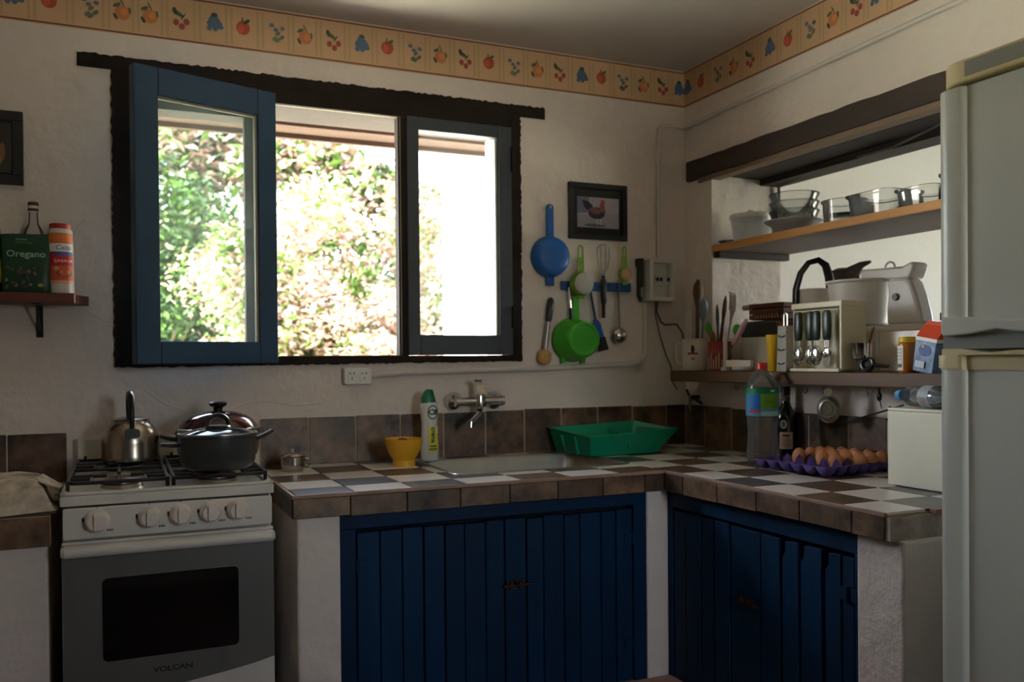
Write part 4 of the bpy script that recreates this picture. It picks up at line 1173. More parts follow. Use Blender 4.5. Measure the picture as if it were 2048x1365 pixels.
wb = thing('storage_box', 'tall cream box standing between the egg tray and the fridge', 'box', (1.955, -1.33, ZT + 0.001))
m = MB(); m.box(-0.1, 0.1, -0.125, 0.117, 0, 0.196); m.build('box_body', BOXW, wb, smooth=False, bevel=0.003)
m = MB(); m.box(-0.1, 0.1, -0.125, 0.117, 0.1965, 0.204); m.build('lid', BOXW, wb, smooth=False, bevel=0.002)
m = MB(); m.cyl((-0.095, 0.112, 0.202), (-0.095, 0.112, 0.2075), 0.004, n=12); m.build('corner_stud', STEEL, wb)
wz = ZT + 0.206
bt = thing('water_bottle', 'small clear water bottle with blue cap lying on the cream box', 'bottle', (1.93, -1.185, wz + 0.0295), (PI / 2, 0, -0.25))
m = MB(); m.lathe([(0.0115, 0.016), (0.0125, 0.03), (0.020, 0.044), (0.027, 0.056), (0.0285, 0.07), (0.027, 0.082), (0.0285, 0.094), (0.0285, 0.17), (0.022, 0.186), (0, 0.186)], 30); m.build('bottle_body', PETB, bt)
m = MB(); m.lathe([(0, -0.002), (0.0135, -0.002), (0.0145, 0.002), (0.0145, 0.018), (0, 0.018)], 24); m.build('cap', BLUECAP, bt)
lb = Print(); lb.rect(-0.0289 * PI, 0.0289 * PI, 0.118, 0.160, S(150, 156, 160), 28); lb.rect(0.0, 0.02, 0.128, 0.150, S(160, 130, 126), 4); lb.rect(0.024, 0.04, 0.128, 0.150, S(120, 140, 160), 4)
lb.build('label', on_cyl(0.0289, PI), bt, base=0.0003)
# ------------------------------------------------------------------ fridge
fr = thing('fridge', 'tall off white two-door fridge with beige trim at the right edge', 'fridge', (1.76, -2.02, 0.0))
FN = neg(fr)
FX, FY0, FY1 = 1.45, -2.31, -1.702
m = MB(); m.box(1.52, 2.055, FY0 + 0.004, FY1 - 0.006, 0.03, 1.752); m.build('cabinet', FRIDGE, fr, FN, smooth=False, bevel=0.006)
def door_profile(x0, x1):
    """plan outline of a door: rounded grip column along the window-side edge"""
    pts = [(x1, FY0), (x1, FY1 - 0.004)]
    for k in range(9):
        a = PI / 2 + (PI / 2) * k / 8
        pts.append((x0 + 0.034 + 0.034 * math.cos(a), FY1 - 0.034 + 0.034 * math.sin(a)))
    pts += [(x0, FY1 - 0.058), (x0 + 0.003, FY1 - 0.064), (x0 + 0.011, FY1 - 0.068), (x0 + 0.012, FY0 + 0.066), (x0, FY0 + 0.058), (x0, FY0 + 0.03), (x0 + 0.01, FY0 + 0.006), (x0 + 0.03, FY0)]
    return pts
m = MB(); m.prism(door_profile(FX, 1.508), 0.10, 1.216, 'z'); lo = m.build('lower_door', FRIDGE, fr, FN, ang=50)
m = MB(); m.prism(door_profile(FX, 1.508), 1.285, 1.752, 'z'); up = m.build('freezer_door', FRIDGE, fr, FN, ang=50)
# lip under the freezer door, with a finger recess
m = MB()
m.prism([(FY1 - 0.022, 1.280), (FY1 - 0.022, 1.318), (FY1 - 0.07, 1.316), (FY1 - 0.16, 1.306), (FY0, 1.318), (FY0, 1.280), (FY1 - 0.22, 1.280), (FY1 - 0.135, 1.291), (FY1 - 0.08, 1.283)], FX - 0.004, FX + 0.03, 'x')
m.build('door_lip', FRIDGE, up, smooth=False, bevel=0.003)
m = MB(); m.prism([(a, b) for a, b in door_profile(FX - 0.003, 1.508)], 1.216, 1.2195, 'z')
m.prism([(a, b + (0.003 if b > FY1 - 0.04 else 0)) for a, b in door_profile(FX - 0.004, 1.508)], 1.2195, 1.244, 'z')
m.prism([(FY1 - 0.022, 1.244), (FY1 - 0.022, 1.256), (FY1 - 0.06, 1.256), (FY1 - 0.12, 1.248), (FY1 - 0.17, 1.252), (FY0, 1.256), (FY0, 1.244)], FX - 0.004, FX + 0.012, 'x')
m.build('beige_handle_strip', BEIGE, lo, smooth=False)
m = MB(); m.box(FX + 0.012, 1.52, FY0 + 0.01, FY1 - 0.012, 1.256, 1.285); m.build('gasket_gap', FRIDGEG, fr, FN, smooth=False)
m = MB()
prof = [(2.05, FY0), (2.05, FY1)] + [(FX + 0.062 + 0.065 * math.cos(PI / 2 + PI / 2 * k / 8), FY1 - 0.062 + 0.062 * math.sin(PI / 2 + PI / 2 * k / 8)) for k in range(9)] + [(FX - 0.003, FY0)]
m.prism(prof, 1.758, 1.800, 'z'); top = m.build('top_trim', BEIGE, fr, FN, bevel=0.004, ang=50)
m = MB(); m.box(FX - 0.0045, FX - 0.002, FY0, FY1 - 0.075, 1.766, 1.794); m.build('trim_badge', BEIGEG, top, smooth=False)
m = MB()
for sx in (1.56, 2.0):
    for sy in (FY0 + 0.06, FY1 - 0.06): m.cyl((sx, sy, 0.0), (sx, sy, 0.032), 0.02, n=12)
m.build('feet', BLACKP, fr, FN)
# ------------------------------------------------------------------ things on the window wall
def picture(name, lab, x0, x1, z0, z1, fw, matc, px0, px1, pz0, pz1, draw):
    t = thing(name, lab, 'picture', ((x0 + x1) / 2, -0.002, z0))
    n = neg(t)
    m = MB()
    m.box(x0, x1, -0.018, 0, z0, z0 + fw); m.box(x0, x1, -0.018, 0, z1 - fw, z1); m.box(x0, x0 + fw, -0.018, 0, z0 + fw, z1 - fw); m.box(x1 - fw, x1, -0.018, 0, z0 + fw, z1 - fw)
    m.build('frame', mat('picture_frame', S(26, 26, 26), 0.4), t, n, smooth=False, bevel=0.002)
    m = MB(); m.box(x0 + fw, x1 - fw, -0.008, 0, z0 + fw, z1 - fw); m.build('mount', matc, t, n, smooth=False)
    P = Print(); draw(P); P.build('picture_print', on_y(-0.008), t, n, lift=0.00015)
    return t
def draw_rooster(P):
    x0, x1, z0, z1 = 1.576, 1.758, 1.746, 1.862
    def q(a, b): return (x0 + (x1 - x0) * a, z0 + (z1 - z0) * b)
    def el(a, b, ra, rb, c, rot=0): P.poly([q(u, v) for u, v in ellpts(a, b, ra, rb, 18, rot)], c)
    P.rect(x0, x1, z0, z1, S(150, 146, 160))
    P.poly([q(0, 0.42), q(1, 0.5), q(1, 1), q(0, 1)], S(166, 158, 168)); P.poly([q(0, 0.45), q(0.28, 0.5), q(0.28, 1), q(0, 1)], S(112, 112, 136))
    el(0.42, 0.08, 0.26, 0.05, S(84, 82, 98))
    el(0.26, 0.70, 0.10, 0.17, S(30, 34, 44), 0.5); el(0.22, 0.80, 0.06, 0.12, S(24, 28, 40), 0.9)
    el(0.46, 0.48, 0.20, 0.20, S(40, 40, 52), -0.4); el(0.42, 0.56, 0.15, 0.10, S(126, 76, 70), -0.3)
    P.poly([q(0.52, 0.55), q(0.54, 0.80), q(0.64, 0.80), q(0.68, 0.50)], S(134, 82, 74))
    el(0.60, 0.80, 0.05, 0.07, S(150, 66, 64)); P.poly([q(0.56, 0.84), q(0.58, 0.95), q(0.62, 0.90), q(0.66, 0.93), q(0.65, 0.82)], S(178, 44, 44))
    P.poly([q(0.65, 0.80), q(0.70, 0.77), q(0.65, 0.75)], S(190, 160, 100))
    for a in (0.46, 0.54): P.poly([q(a, 0.30), q(a + 0.03, 0.30), q(a + 0.03, 0.10), q(a, 0.10)], S(196, 186, 176))
picture('framed_picture', 'black framed photograph of a rooster above the utensil rail', 1.540, 1.792, 1.700, 1.914, 0.020, mat('mount_dark', S(40, 42, 44), 0.25), 0, 0, 0, 0, draw_rooster)
def draw_oval(P):
    P.rect(-0.402, -0.288, 1.80, 1.946, S(52, 50, 46))
    P.poly(ellpts(-0.340, 1.862, 0.036, 0.050, 20), S(128, 92, 62)); P.poly(ellpts(-0.342, 1.898, 0.034, 0.022, 20), S(58, 44, 34))
picture('framed_picture', 'dark framed picture cut off by the left edge', -0.432, -0.258, 1.766, 1.980, 0.028, mat('mount_dark', S(40, 42, 44), 0.25), 0, 0, 0, 0, draw_oval)

# left spice shelf
sh = thing('spice_shelf', 'small dark red wooden wall shelf left of the window', 'shelf', (-0.3, 0, 1.413))
m = MB(); m.prism([(-0.62, -0.125), (-0.124, -0.125), (-0.124, -0.06), (-0.090, -0.001), (-0.62, -0.001)], 1.418, 1.446, 'z'); m.build('shelf_board', REDWOOD, sh, neg(sh), smooth=False, bevel=0.002)
for bx in (-0.222, -0.52):
    m = MB(); m.box(bx - 0.009, bx + 0.009, -0.005, -0.001, 1.322, 1.418); m.box(bx - 0.009, bx + 0.009, -0.11, -0.001, 1.413, 1.418)
    m.tube([(bx, -0.004, 1.335), (bx, -0.05, 1.37), (bx, -0.095, 1.412)], 0.004, 6)
    m.build('bracket', BLACKM, sh, neg(sh), smooth=False)
ZS = 1.447
sc = thing('spice_canister', 'white canister with red lid and orange red food label on the spice shelf', 'canister', (-0.1605, -0.082, ZS), (0, 0, 0.1))
m = MB(); m.lathe([(0, 0), (0.033, 0), (0.035, 0.003), (0.034, 0.10), (0.0325, 0.175), (0.030, 0.184), (0.027, 0.187), (0, 0.187)], 36); m.build('body', WHITEP, sc)
m = MB(); m.lathe([(0.0285, 0.184), (0.0285, 0.199), (0.027, 0.2005), (0, 0.2005)], 30); m.build('lid', mat('lid_red', S(176, 40, 40), 0.4), sc)
P = Print(); r = 0.0345
w = 0.036
P.rect(-w, w, 0.028, 0.172, S(214, 104, 40), 16); P.rect(-w, w, 0.118, 0.142, S(226, 224, 222), 16); P.rect(-w + 0.014, w, 0.108, 0.118, S(60, 84, 160), 14)
P.rect(-w, -w + 0.014, 0.108, 0.118, S(178, 22, 34), 4); P.rect(-w, w, 0.078, 0.108, S(182, 24, 36), 16); P.rect(-w, w, 0.03, 0.078, S(206, 84, 52), 16); P.rect(-w, w, 0.146, 0.170, S(222, 120, 50), 16)
P.rect(-w, w, 0.026, 0.036, S(216, 158, 132), 16)
P.poly(ellpts(0.008, 0.056, 0.020, 0.013, 18), S(112, 84, 52)); P.poly(ellpts(0.010, 0.060, 0.014, 0.007, 18), S(206, 140, 60)); P.poly(ellpts(-0.012, 0.070, 0.007, 0.006, 14), S(206, 168, 110))
P.text('Calsa', 0.019, 0.006, 0.130, S(60, 66, 130), shear=0.2)
for k in range(6): P.poly(ellpts(-0.014 + 0.008 * k, 0.091 + 0.001 * (k % 2), 0.0036, 0.0042 + 0.003 * (k == 0), 12, 0.4), S(220, 150, 150))
P.build('label', lambda u, v, l: ((0.0352 - 0.0125 * v + l) * math.cos(-PI / 2 + u / 0.034), (0.0352 - 0.0125 * v + l) * math.sin(-PI / 2 + u / 0.034), v), sc, lift=0.0002, base=0.0002)
og = thing('spice_packet', 'dark green oregano packet leaning on the spice shelf', 'packet', (-0.246, -0.098, ZS))
rings = []
for z, d in ((0, 0.016), (0.004, 0.018), (0.05, 0.017), (0.10, 0.012), (0.14, 0.005), (0.160, 0.0012), (0.166, 0.0012)):
    rings.append([(0.063 * math.copysign(abs(math.cos(a)) ** 0.35, math.cos(a)) * (1 - 0.02 * math.sin(z * 40)), d * math.copysign(abs(math.sin(a)) ** 0.7, math.sin(a)), z + (0.003 * math.cos(a) if z > 0.1 else 0)) for a in [2 * PI * k / 28 for k in range(28)]])
m = MB(); m.loft(rings); m.build('pouch', mat('packet_green', S(14, 62, 34), 0.35, var=0.15, vscale=12), og)
P = Print()
P.text('Oregano', 0.026, 0.000, 0.108, S(150, 176, 152), sx=1.05, bold=0.0004)
for k in range(7): P.poly([(-0.028 + 0.006 * k, 0.140 - 0.0006 * (k - 3) ** 2 * 0.3 + 0.0), (-0.020 + 0.006 * k, 0.140 - 0.0002 * (k - 2) ** 2), (-0.020 + 0.006 * k, 0.1435), (-0.028 + 0.006 * k, 0.1435)], S(70, 100, 60), False)
for k in range(5): P.poly(ellpts(-0.024 + 0.006 * k, 0.150, 0.0024, 0.0026, 10, 0.3), S(126, 150, 126))
rnd = random.Random(2)
for k in range(26):
    P.l = 3
    P.poly(ellpts(-0.030 + rnd.uniform(-0.02, 0.055), 0.040 + rnd.uniform(-0.028, 0.030), rnd.uniform(0.004, 0.009), rnd.uniform(0.003, 0.006), 10, rnd.random() * 3), random.choice((S(74, 58, 46), S(92, 70, 58), S(50, 52, 36), S(120, 92, 84))))
P.poly(ellpts(0.036, 0.020, 0.008, 0.005, 10), S(150, 150, 50))
P.build('label', lambda u, v, l: (u, -(0.0185 if v < 0.06 else 0.0185 - (v - 0.06) * 0.165) - l, v), og, lift=0.0002)
gb = thing('glass_bottle', 'slim clear bottle with striped cap behind the oregano packet', 'bottle', (-0.232, -0.04, ZS))
m = MB(); m.lathe([(0, 0.002), (0.026, 0), (0.030, 0.005), (0.030, 0.165), (0.024, 0.185), (0.0135, 0.205), (0.0115, 0.24)], 30); m.build('bottle_body', CLEAR, gb)
m = MB(); m.lathe([(0.0135, 0.238), (0.0135, 0.262), (0.012, 0.266), (0, 0.266)], 20); cp = m.build('cap', WHITEP, gb)
m = MB(); m.lathe([(0.0140, 0.256), (0.0140, 0.264), (0.012, 0.2668), (0, 0.2668)], 20); m.lathe([(0.0138, 0.240), (0.0140, 0.246), (0.0138, 0.248)], 20); m.build('cap_stripe', mat('cork_brown', S(84, 62, 44), 0.7), cp)
yb = thing('yellow_bottle', 'yellow labelled bottle cut off by the left edge of the spice shelf', 'bottle', (-0.342, -0.08, ZS))
m = MB(); m.lathe([(0, 0), (0.034, 0), (0.037, 0.004), (0.037, 0.13), (0.032, 0.16), (0.030, 0.18), (0.030, 0.212), (0, 0.214)], 30); m.build('bottle_body', mat('bottle_brown', S(40, 26, 12), 0.2), yb)
P = Print(); P.rect(-0.037 * PI, 0.037 * PI, 0.026, 0.092, S(206, 180, 20), 30); P.rect(-0.02, 0.06, 0.15 - 0.02, 0.132, S(206, 180, 20), 6)
P.build('label', on_cyl(0.037, -PI / 2), yb, base=0.0004)
m = MB(); m.lathe([(0.0305, 0.165), (0.0305, 0.208), (0.029, 0.209)], 26); m.build('neck_label', mat('neck_yellow', S(206, 190, 60), 0.4), yb)

# wall socket, conduit, fuse box
so_ = thing('wall_socket', 'white double wall socket under the window', 'socket', (0.724, -0.001, 1.164))
m = MB(); m.prism(rrect(0.094, 0.058, 0.008, 4, 0, 0.030), -0.028, 0, 'y'); m.build('plate', WHITEP, so_, bevel=0.003)
for k in (-0.021, 0.021):
    m = MB(); m.prism(rrect(0.028, 0.036, 0.003, 3, k, 0.030), -0.0305, -0.027, 'y'); o = m.build('outlet', WHITEP, so_)
    P = Print()
    P.poly([(k - 0.009, 0.038), (k - 0.004, 0.034), (k - 0.005, 0.043), (k - 0.009, 0.043)], S(120, 84, 60)); P.poly([(k + 0.009, 0.038), (k + 0.004, 0.034), (k + 0.005, 0.043), (k + 0.009, 0.043)], S(120, 84, 60))
    P.rect(k - 0.0015, k + 0.0015, 0.018, 0.027, S(90, 84, 78)); P.build('outlet_slot', on_y(-0.0305), o, lift=0.0001)
m = MB()
m.tube([(0.772, -0.012, 1.197), (0.885, -0.012, 1.204)], 0.0125, 12)
m.tube([(0.88, -0.011, 1.204), (1.41, -0.011, 1.211), (1.79, -0.011, 1.224), (1.835, -0.011, 1.232), (1.862, -0.011, 1.25), (1.874, -0.011, 1.285), (1.874, -0.011, 1.465)], 0.0105, 12)
tag(m.build('conduit_pipe', CONDUIT), 'white painted conduit running from the socket to the fuse box', 'conduit')
m = MB()
m.tube([(1.940, -0.011, 1.645), (1.938, -0.011, 2.12), (1.942, -0.011, 2.152), (1.965, -0.011, 2.166), (XR - 0.02, -0.011, 2.168), (XR - 0.011, -0.02, 2.168), (XR - 0.011, -0.12, 2.166), (XR - 0.011, -1.2, 2.194), (XR - 0.011, -2.3, 2.20)], 0.0075, 10)
tag(m.build('conduit_pipe', CONDUIT), 'thin white conduit climbing from the fuse box and crossing the right wall', 'conduit')
fz = thing('fuse_box', 'white fuse box with an open front beside the corner', 'fuse box', (1.930, -0.001, 1.470))
m = MB()
m.box(-0.058, 0.058, -0.012, 0, 0, 0.162); m.box(-0.058, -0.042, -0.052, -0.012, 0, 0.162); m.box(0.044, 0.058, -0.052, -0.012, 0, 0.162); m.box(-0.042, 0.044, -0.052, -0.012, 0.148, 0.162); m.box(-0.042, 0.044, -0.052, -0.012, 0, 0.014)
m.build('case', WHITEP, fz, smooth=False, bevel=0.003)
for k in range(4):
    m = MB(); x = -0.026 + 0.017 * k; m.box(x, x + 0.015, -0.036, -0.012, 0.066, 0.102); b = m.build('breaker', WHITEP, fz, smooth=False, bevel=0.001)
    m = MB(); m.box(x + 0.003, x + 0.012, -0.042, -0.036, 0.078, 0.092); m.build('switch', BLACKP if k in (0, 1, 3) else WHITEP, b, smooth=False)
m = MB()
m.tube([(1.925, -0.02, 1.472), (1.922, -0.016, 1.43), (1.945, -0.012, 1.39), (1.964, -0.010, 1.379), (2.02, -0.010, 1.382), (2.045, -0.012, 1.35), (2.055, -0.012, 1.30)], 0.004, 8)
tag(m.build('electric_cable', CABLE), 'grey cable looping right from the fuse box to the corner', 'cable')
m = MB()
m.tube([(1.915, -0.02, 1.472), (1.918, -0.014, 1.42), (1.942, -0.008, 1.34), (1.97, -0.008, 1.26), (1.995, -0.008, 1.21), (2.0, -0.01, 1.15), (2.02, -0.012, 1.12)], 0.0028, 8)
tag(m.build('electric_cable', CABLE), 'thin cable dropping from the fuse box behind the mug', 'cable')
kn = thing('hanging_tool', 'dark brown handled tool with steel tip hanging against the fuse box', 'tool', (1.846, -0.004, 1.470))
m = MB(); m.prism([(-0.014, 0.165), (0.014, 0.167), (0.013, 0.02), (0.004, -0.005), (-0.008, 0.02), (-0.008, 0.13), (-0.014, 0.135)], -0.022, 0, 'y'); m.build('handle', CLEAT, kn, smooth=False, bevel=0.002)
m = MB(); m.prism([(-0.005, 0.05), (0.007, 0.055), (0.006, 0.012), (-0.004, 0.016)], -0.026, -0.021, 'y'); m.build('tip', STEEL, kn, smooth=False)

# hanging utensils
rl = thing('utensil_rail', 'short blue wooden rail screwed to the wall', 'rail', (1.655, -0.001, 1.505))
m = MB(); m.box(-0.150, 0.152, -0.014, 0, 0, 0.034); m.build('rail_board', BLUER, rl, smooth=False, bevel=0.002)
for k, x in enumerate((-0.12, -0.06, 0.0, 0.05, 0.09)):
    m = MB(); m.tube([(x, -0.014, 0.02), (x, -0.030, 0.016), (x, -0.034, 0.024)], 0.002, 6); m.build('hook', STEEL, rl)
def strap(x, z0, z1, w0, w1, y0, y1, hole=True, n=14):
    """flat handle with rounded end and a hanging hole; built as an outline with a slit end"""
    pts = [(x - w0, z0), (x + w0, z0), (x + w1, z1 - w1)] + [(x + w1 * math.cos(PI * k / n), z1 - w1 + w1 * math.sin(PI * k / n)) for k in range(1, n)] + [(x - w1, z1 - w1)]
    m = MB(); m.prism(pts, y0, y1, 'y'); return m
bc = thing('colander', 'blue plastic colander with handle hanging right of the window', 'colander', (1.458, -0.001, 1.520))
m = MB(); m.lathe([(0.0755, -0.004), (0.078, -0.008), (0.077, -0.014), (0.074, -0.020), (0.071, -0.034), (0.064, -0.044), (0.050, -0.049), (0, -0.050)], 44, (0, 0, 0.107), ax='y'); m.build('bowl', BLUEP, bc)
P = Print()
for rr, n in ((0.012, 6), (0.023, 12), (0.034, 18)):
    for k in range(n):
        a = 2 * PI * k / n; P.l = 0; P.poly(ellpts(rr * math.cos(a), 0.107 + rr * math.sin(a), 0.0022, 0.0022, 6), S(12, 46, 92))
P.build('drain_hole', on_y(-0.0502), bc, lift=0.0002)
strap(0.001, 0.172, 0.304, 0.015, 0.0145, -0.016, -0.004).build('handle', BLUEP, bc, bevel=0.003)
P = Print(); P.poly(ellpts(0.001, 0.292, 0.004, 0.006, 12), S(200, 190, 180)); P.build('hanging_hole', on_y(-0.0165), bc)
m = MB(); m.box(-0.016, 0.016, -0.016, -0.004, 0.0, 0.035); m.build('rest_lip', BLUEP, bc, smooth=False, bevel=0.003)

def sieve(name, lab, loc, r, depth, hl, w, ring_m, mesh_m, hollow=True, lean=0.0):
    t = thing(name, lab, 'sieve', loc, (0, lean, 0))
    m = MB(); m.lathe([(r * 0.86, -depth * 0.9), (r * 0.97, -depth * 0.55), (r, -0.006), (r * 1.04, -0.002), (r * 1.04, 0.0), (r * 0.93, 0.0)], 36, ax='y'); m.build('rim', ring_m, t)
    m = MB(); m.lathe([(r * 0.87, -depth * 0.88), (r * 0.75, -depth * 1.0), (r * 0.4, -depth * 1.08), (0, -depth * 1.1)], 32, ax='y'); m.build('mesh_dome', mesh_m, t)
    m = MB()
    pts = [(-w * 0.6, 0, r * 0.98), (-w * 0.5, 0, r + hl * 0.5), (-w * 0.42, 0, r + hl * 0.92), (-w * 0.2, 0, r + hl), (w * 0.2, 0, r + hl), (w * 0.42, 0, r + hl * 0.92), (w * 0.5, 0, r + hl * 0.5), (w * 0.6, 0, r * 0.98)]
    m.tube(pts, 0.0035, 8); m.box(-w * 0.3, w * 0.3, -0.002, 0.002, r, r + hl * 0.55)
    m.build('handle', ring_m, t)
    m = MB(); m.box(-0.012, 0.012, -0.006, 0.0, -r - 0.010, -r * 0.98); m.build('rest_tab', ring_m, t, smooth=False)
    return t
sieve('sieve', 'lime rimmed sieve with pale mesh hanging on the blue rail', (1.572, -0.040, 1.527), 0.046, 0.030, 0.098, 0.020, LIME2, MESHW)
sieve('sieve', 'small lime tea sieve with brown stained mesh at the rail end', (1.766, -0.034, 1.568), 0.028, 0.016, 0.080, 0.014, LIME2, MESHO)
gc = thing('colander', 'bright green deep colander hanging below the blue rail', 'colander', (1.548, -0.012, 1.318))
m = MB(); m.lathe([(0.0815, 0.0), (0.084, -0.004), (0.080, -0.010), (0.073, -0.060), (0.066, -0.092), (0.060, -0.098), (0.056, -0.098), (0.054, -0.092), (0, -0.092)], 44, ax='y'); m.build('bowl', LIME, gc)
P = Print()
for rr, n in ((0.010, 6), (0.020, 12), (0.030, 18), (0.040, 24)):
    for k in range(n):
        a = 2 * PI * k / n; P.l = 0; P.poly(ellpts(rr * math.cos(a), rr * math.sin(a), 0.0024, 0.0024, 6), S(30, 112, 20))
P.build('drain_hole', on_y(-0.0923), gc, lift=0.0002)
strap(0.012, 0.074, 0.168, 0.016, 0.014, -0.012, -0.004).build('handle', LIME, gc, bevel=0.003)
for k in (-0.042, 0.042):
    m = MB(); m.box(k - 0.008, k + 0.008, -0.012, 0.0, -0.088, -0.068); m.build('rest_foot', LIME, gc, smooth=False)

wh = thing('whisk', 'wire whisk with black handle hanging wires up on the rail', 'whisk', (1.668, -0.042, 1.400))
m = MB()
for k in range(4):
    a = PI * k / 4
    pts = []
    for i in range(15):
        tt = PI * i / 14
        rr = 0.027 * math.sin(tt) ** 0.8 if 0 < tt < PI else 0
        c = math.cos(tt)
        z = 0.152 + 0.127 * (1 - (i / 7.0 - 1) ** 2) ** 0.75
        x = 0.027 * math.sin(min(1.0, (z - 0.150) / 0.085) * PI / 2) * (-1 if i < 7 else (1 if i > 7 else 0)) * (1.0 if z < 0.262 else math.sqrt(max(0, (0.281 - z) / 0.019)))
        pts.append((x * math.cos(a), x * math.sin(a) * 0.6, z))
    m.tube(pts, 0.0009, 5)
m.build('wires', STEEL, wh)
m = MB(); m.tube([(0, 0, 0.0), (0, 0, 0.05), (0.001, 0, 0.062), (0, 0, 0.10), (0, 0, 0.142), (0, 0, 0.150), (0, 0, 0.160)], [0.007, 0.0075, 0.0115, 0.012, 0.0115, 0.007, 0.008], 14); m.build('handle', BLACKP, wh)

sp_ = thing('spatula', 'blue and black plastic spatula hanging aslant from the rail', 'spatula', (1.665, -0.028, 1.275), (0, -0.20, 0))
m = MB(); m.tube([(0, 0, 0.11), (0, 0, 0.245)], [0.0055, 0.005], 8); m.build('handle', mat('navy_plastic', S(24, 44, 82), 0.4), sp_)
m = MB(); m.prism([(-0.020, 0.052), (0.022, 0.052), (0.018, 0.105), (0.008, 0.122), (-0.008, 0.122), (-0.016, 0.105)], -0.003, 0.003, 'y'); m.build('blade', BLUEP, sp_, smooth=False, bevel=0.001)
m = MB(); m.prism([(-0.012, 0.0), (0.032, 0.0), (0.026, 0.052), (-0.014, 0.052)], -0.004, 0.002, 'y'); m.build('blade_edge', BLACKP, sp_, smooth=False, bevel=0.001)
lp = thing('ladle', 'steel serving ladle hanging at the right of the blue rail', 'ladle', (1.742, -0.030, 1.335))
m = MB(); m.tube([(0, 0, 0.028), (0.0, 0.002, 0.08), (0.0, 0.004, 0.20), (0, 0.002, 0.215)], [0.008, 0.0075, 0.0085, 0.006], 8, flat=0.4); m.build('handle', STEEL, lp)
m = MB(); m.lathe([(0.031, 0.0), (0.031, -0.003), (0.027, -0.013), (0.016, -0.021), (0, -0.023)], 28, (0, 0, 0), ax='y'); m.build('cup', STEEL, lp)
l2 = thing('spoon', 'steel serving spoon hanging just behind the ladle', 'spoon', (1.760, -0.008, 1.335))
m = MB(); m.tube([(0, 0, 0.028), (-0.004, 0, 0.12), (-0.008, 0, 0.20)], [0.004, 0.004, 0.005], 8, flat=0.4); m.ell((0, 0, 0), 0.020, 0.006, 0.031, 18, 10); m.build('spoon_body', STEEL, l2)
fk = thing('spoon', 'steel utensil with black grip hanging behind the lime sieve', 'spoon', (1.540, -0.026, 1.375), (0, -0.08, 0))
m = MB(); m.tube([(0, 0, 0.05), (0, 0, 0.14)], 0.004, 8); m.build('shaft', STEEL, fk)
m = MB(); m.tube([(0, 0, 0.0), (0, 0, 0.03), (0, 0, 0.062)], [0.006, 0.008, 0.006], 10); m.build('grip', BLACKP, fk)
db = thing('dish_brush', 'dish brush with wooden head hanging below the blue colander', 'brush', (1.422, -0.024, 1.226), (0, 0.125, 0))
m = MB(); m.tube([(0, 0, 0.050), (0, 0, 0.165)], [0.009, 0.0085], 10); m.build('shaft', STEELB, db)
m = MB(); m.tube([(0, 0, 0.160), (0, 0, 0.172), (0.001, 0, 0.215), (0.001, 0, 0.240), (0.001, 0, 0.250)], [0.0105, 0.0135, 0.0155, 0.013, 0.007], 14); m.build('grip', BLACKP, db)
m = MB(); m.lathe([(0, 0.056), (0.013, 0.055), (0.024, 0.047), (0.028, 0.039), (0.025, 0.031), (0.028, 0.021), (0.024, 0.009), (0.016, 0.002), (0, 0.0)], 28, sy=0.75); m.build('head', WOODL, db)

# ------------------------------------------------------------------ the ledge: mug, utensils, cutlery stand
ZL = 1.199
mg = thing('mug', 'cream mug with a small red print holding wooden spoons', 'mug', (1.990, -0.172, ZL), (0, 0, 2.75))
m = MB(); m.lathe([(0, 0), (0.040, 0), (0.043, 0.004), (0.0455, 0.020), (0.0455, 0.119), (0.0435, 0.1195), (0.0425, 0.012), (0, 0.008)], 36); m.build('cup', mat('mug_cream', S(226, 214, 196), 0.35), mg)
m = MB(); m.tube([(0.044, 0, 0.102), (0.062, 0, 0.104), (0.070, 0, 0.095), (0.071, 0, 0.04), (0.064, 0, 0.028), (0.044, 0, 0.024)], 0.0055, 10); m.build('handle', mat('mug_cream', S(226, 214, 196)), mg)
P = Print(); P.poly(ellpts(0.0, 0.08, 0.007, 0.016, 14), S(70, 44, 38)); [P.poly(ellpts(-0.015 + 0.0075 * k, 0.063 + 0.001 * (k % 2), 0.0042, 0.0045 + 0.0015 * (k == 0), 12, 0.3), S(160, 50, 40)) for k in range(5)]; P.rect(-0.006, 0.008, 0.040, 0.048, S(150, 140, 120)); P.build('mug_print', on_cyl(0.0457, -2.75 + 3.92), mg, lift=0.0002)
def spoon(lab, base, top, headr, headl, m_, r=0.0045, cat='spoon', nm='wooden_spoon', flat=0.35, hm=None):
    b, t_ = Vector(base), Vector(top)
    d = (t_ - b); L = d.length
    q = d.to_track_quat('Z', 'X')
    t = thing(nm, lab, cat, base, q.to_euler())
    m = MB(); m.tube([(0, 0, 0), (0, 0, L - headl * 1.6)], [r, r * 0.95], 8); m.build('handle', m_, t)
    m = MB(); m.tube([(0, 0, L - headl * 2.1), (0, 0, L - headl * 1.7), (0, 0, L - headl), (0, 0, L - headl * 0.4), (0, 0, L)], [r * 0.9, headr * 0.6, headr, headr * 0.85, headr * 0.25], 14, flat=flat); m.build('head', hm or m_, t)
    return t
spoon('large dark wooden spoon standing in the mug', (1.992, -0.180, ZL + 0.012), (1.988, -0.200, 1.542), 0.0215, 0.052, WOODU, 0.0085, flat=0.7)
spoon('grey steel knife blade standing in the mug', (1.98, -0.165, ZL + 0.012), (2.0, -0.158, 1.468), 0.009, 0.060, STEELB, 0.004, 'knife', 'table_knife', 0.2)
spoon('blue grey spatula standing behind the wooden spoon', (2.005, -0.19, ZL + 0.012), (2.002, -0.215, 1.468), 0.020, 0.042, mat('blue_grey_plastic', S(110, 122, 136), 0.4), 0.004, 'spatula', 'spatula', 0.2)
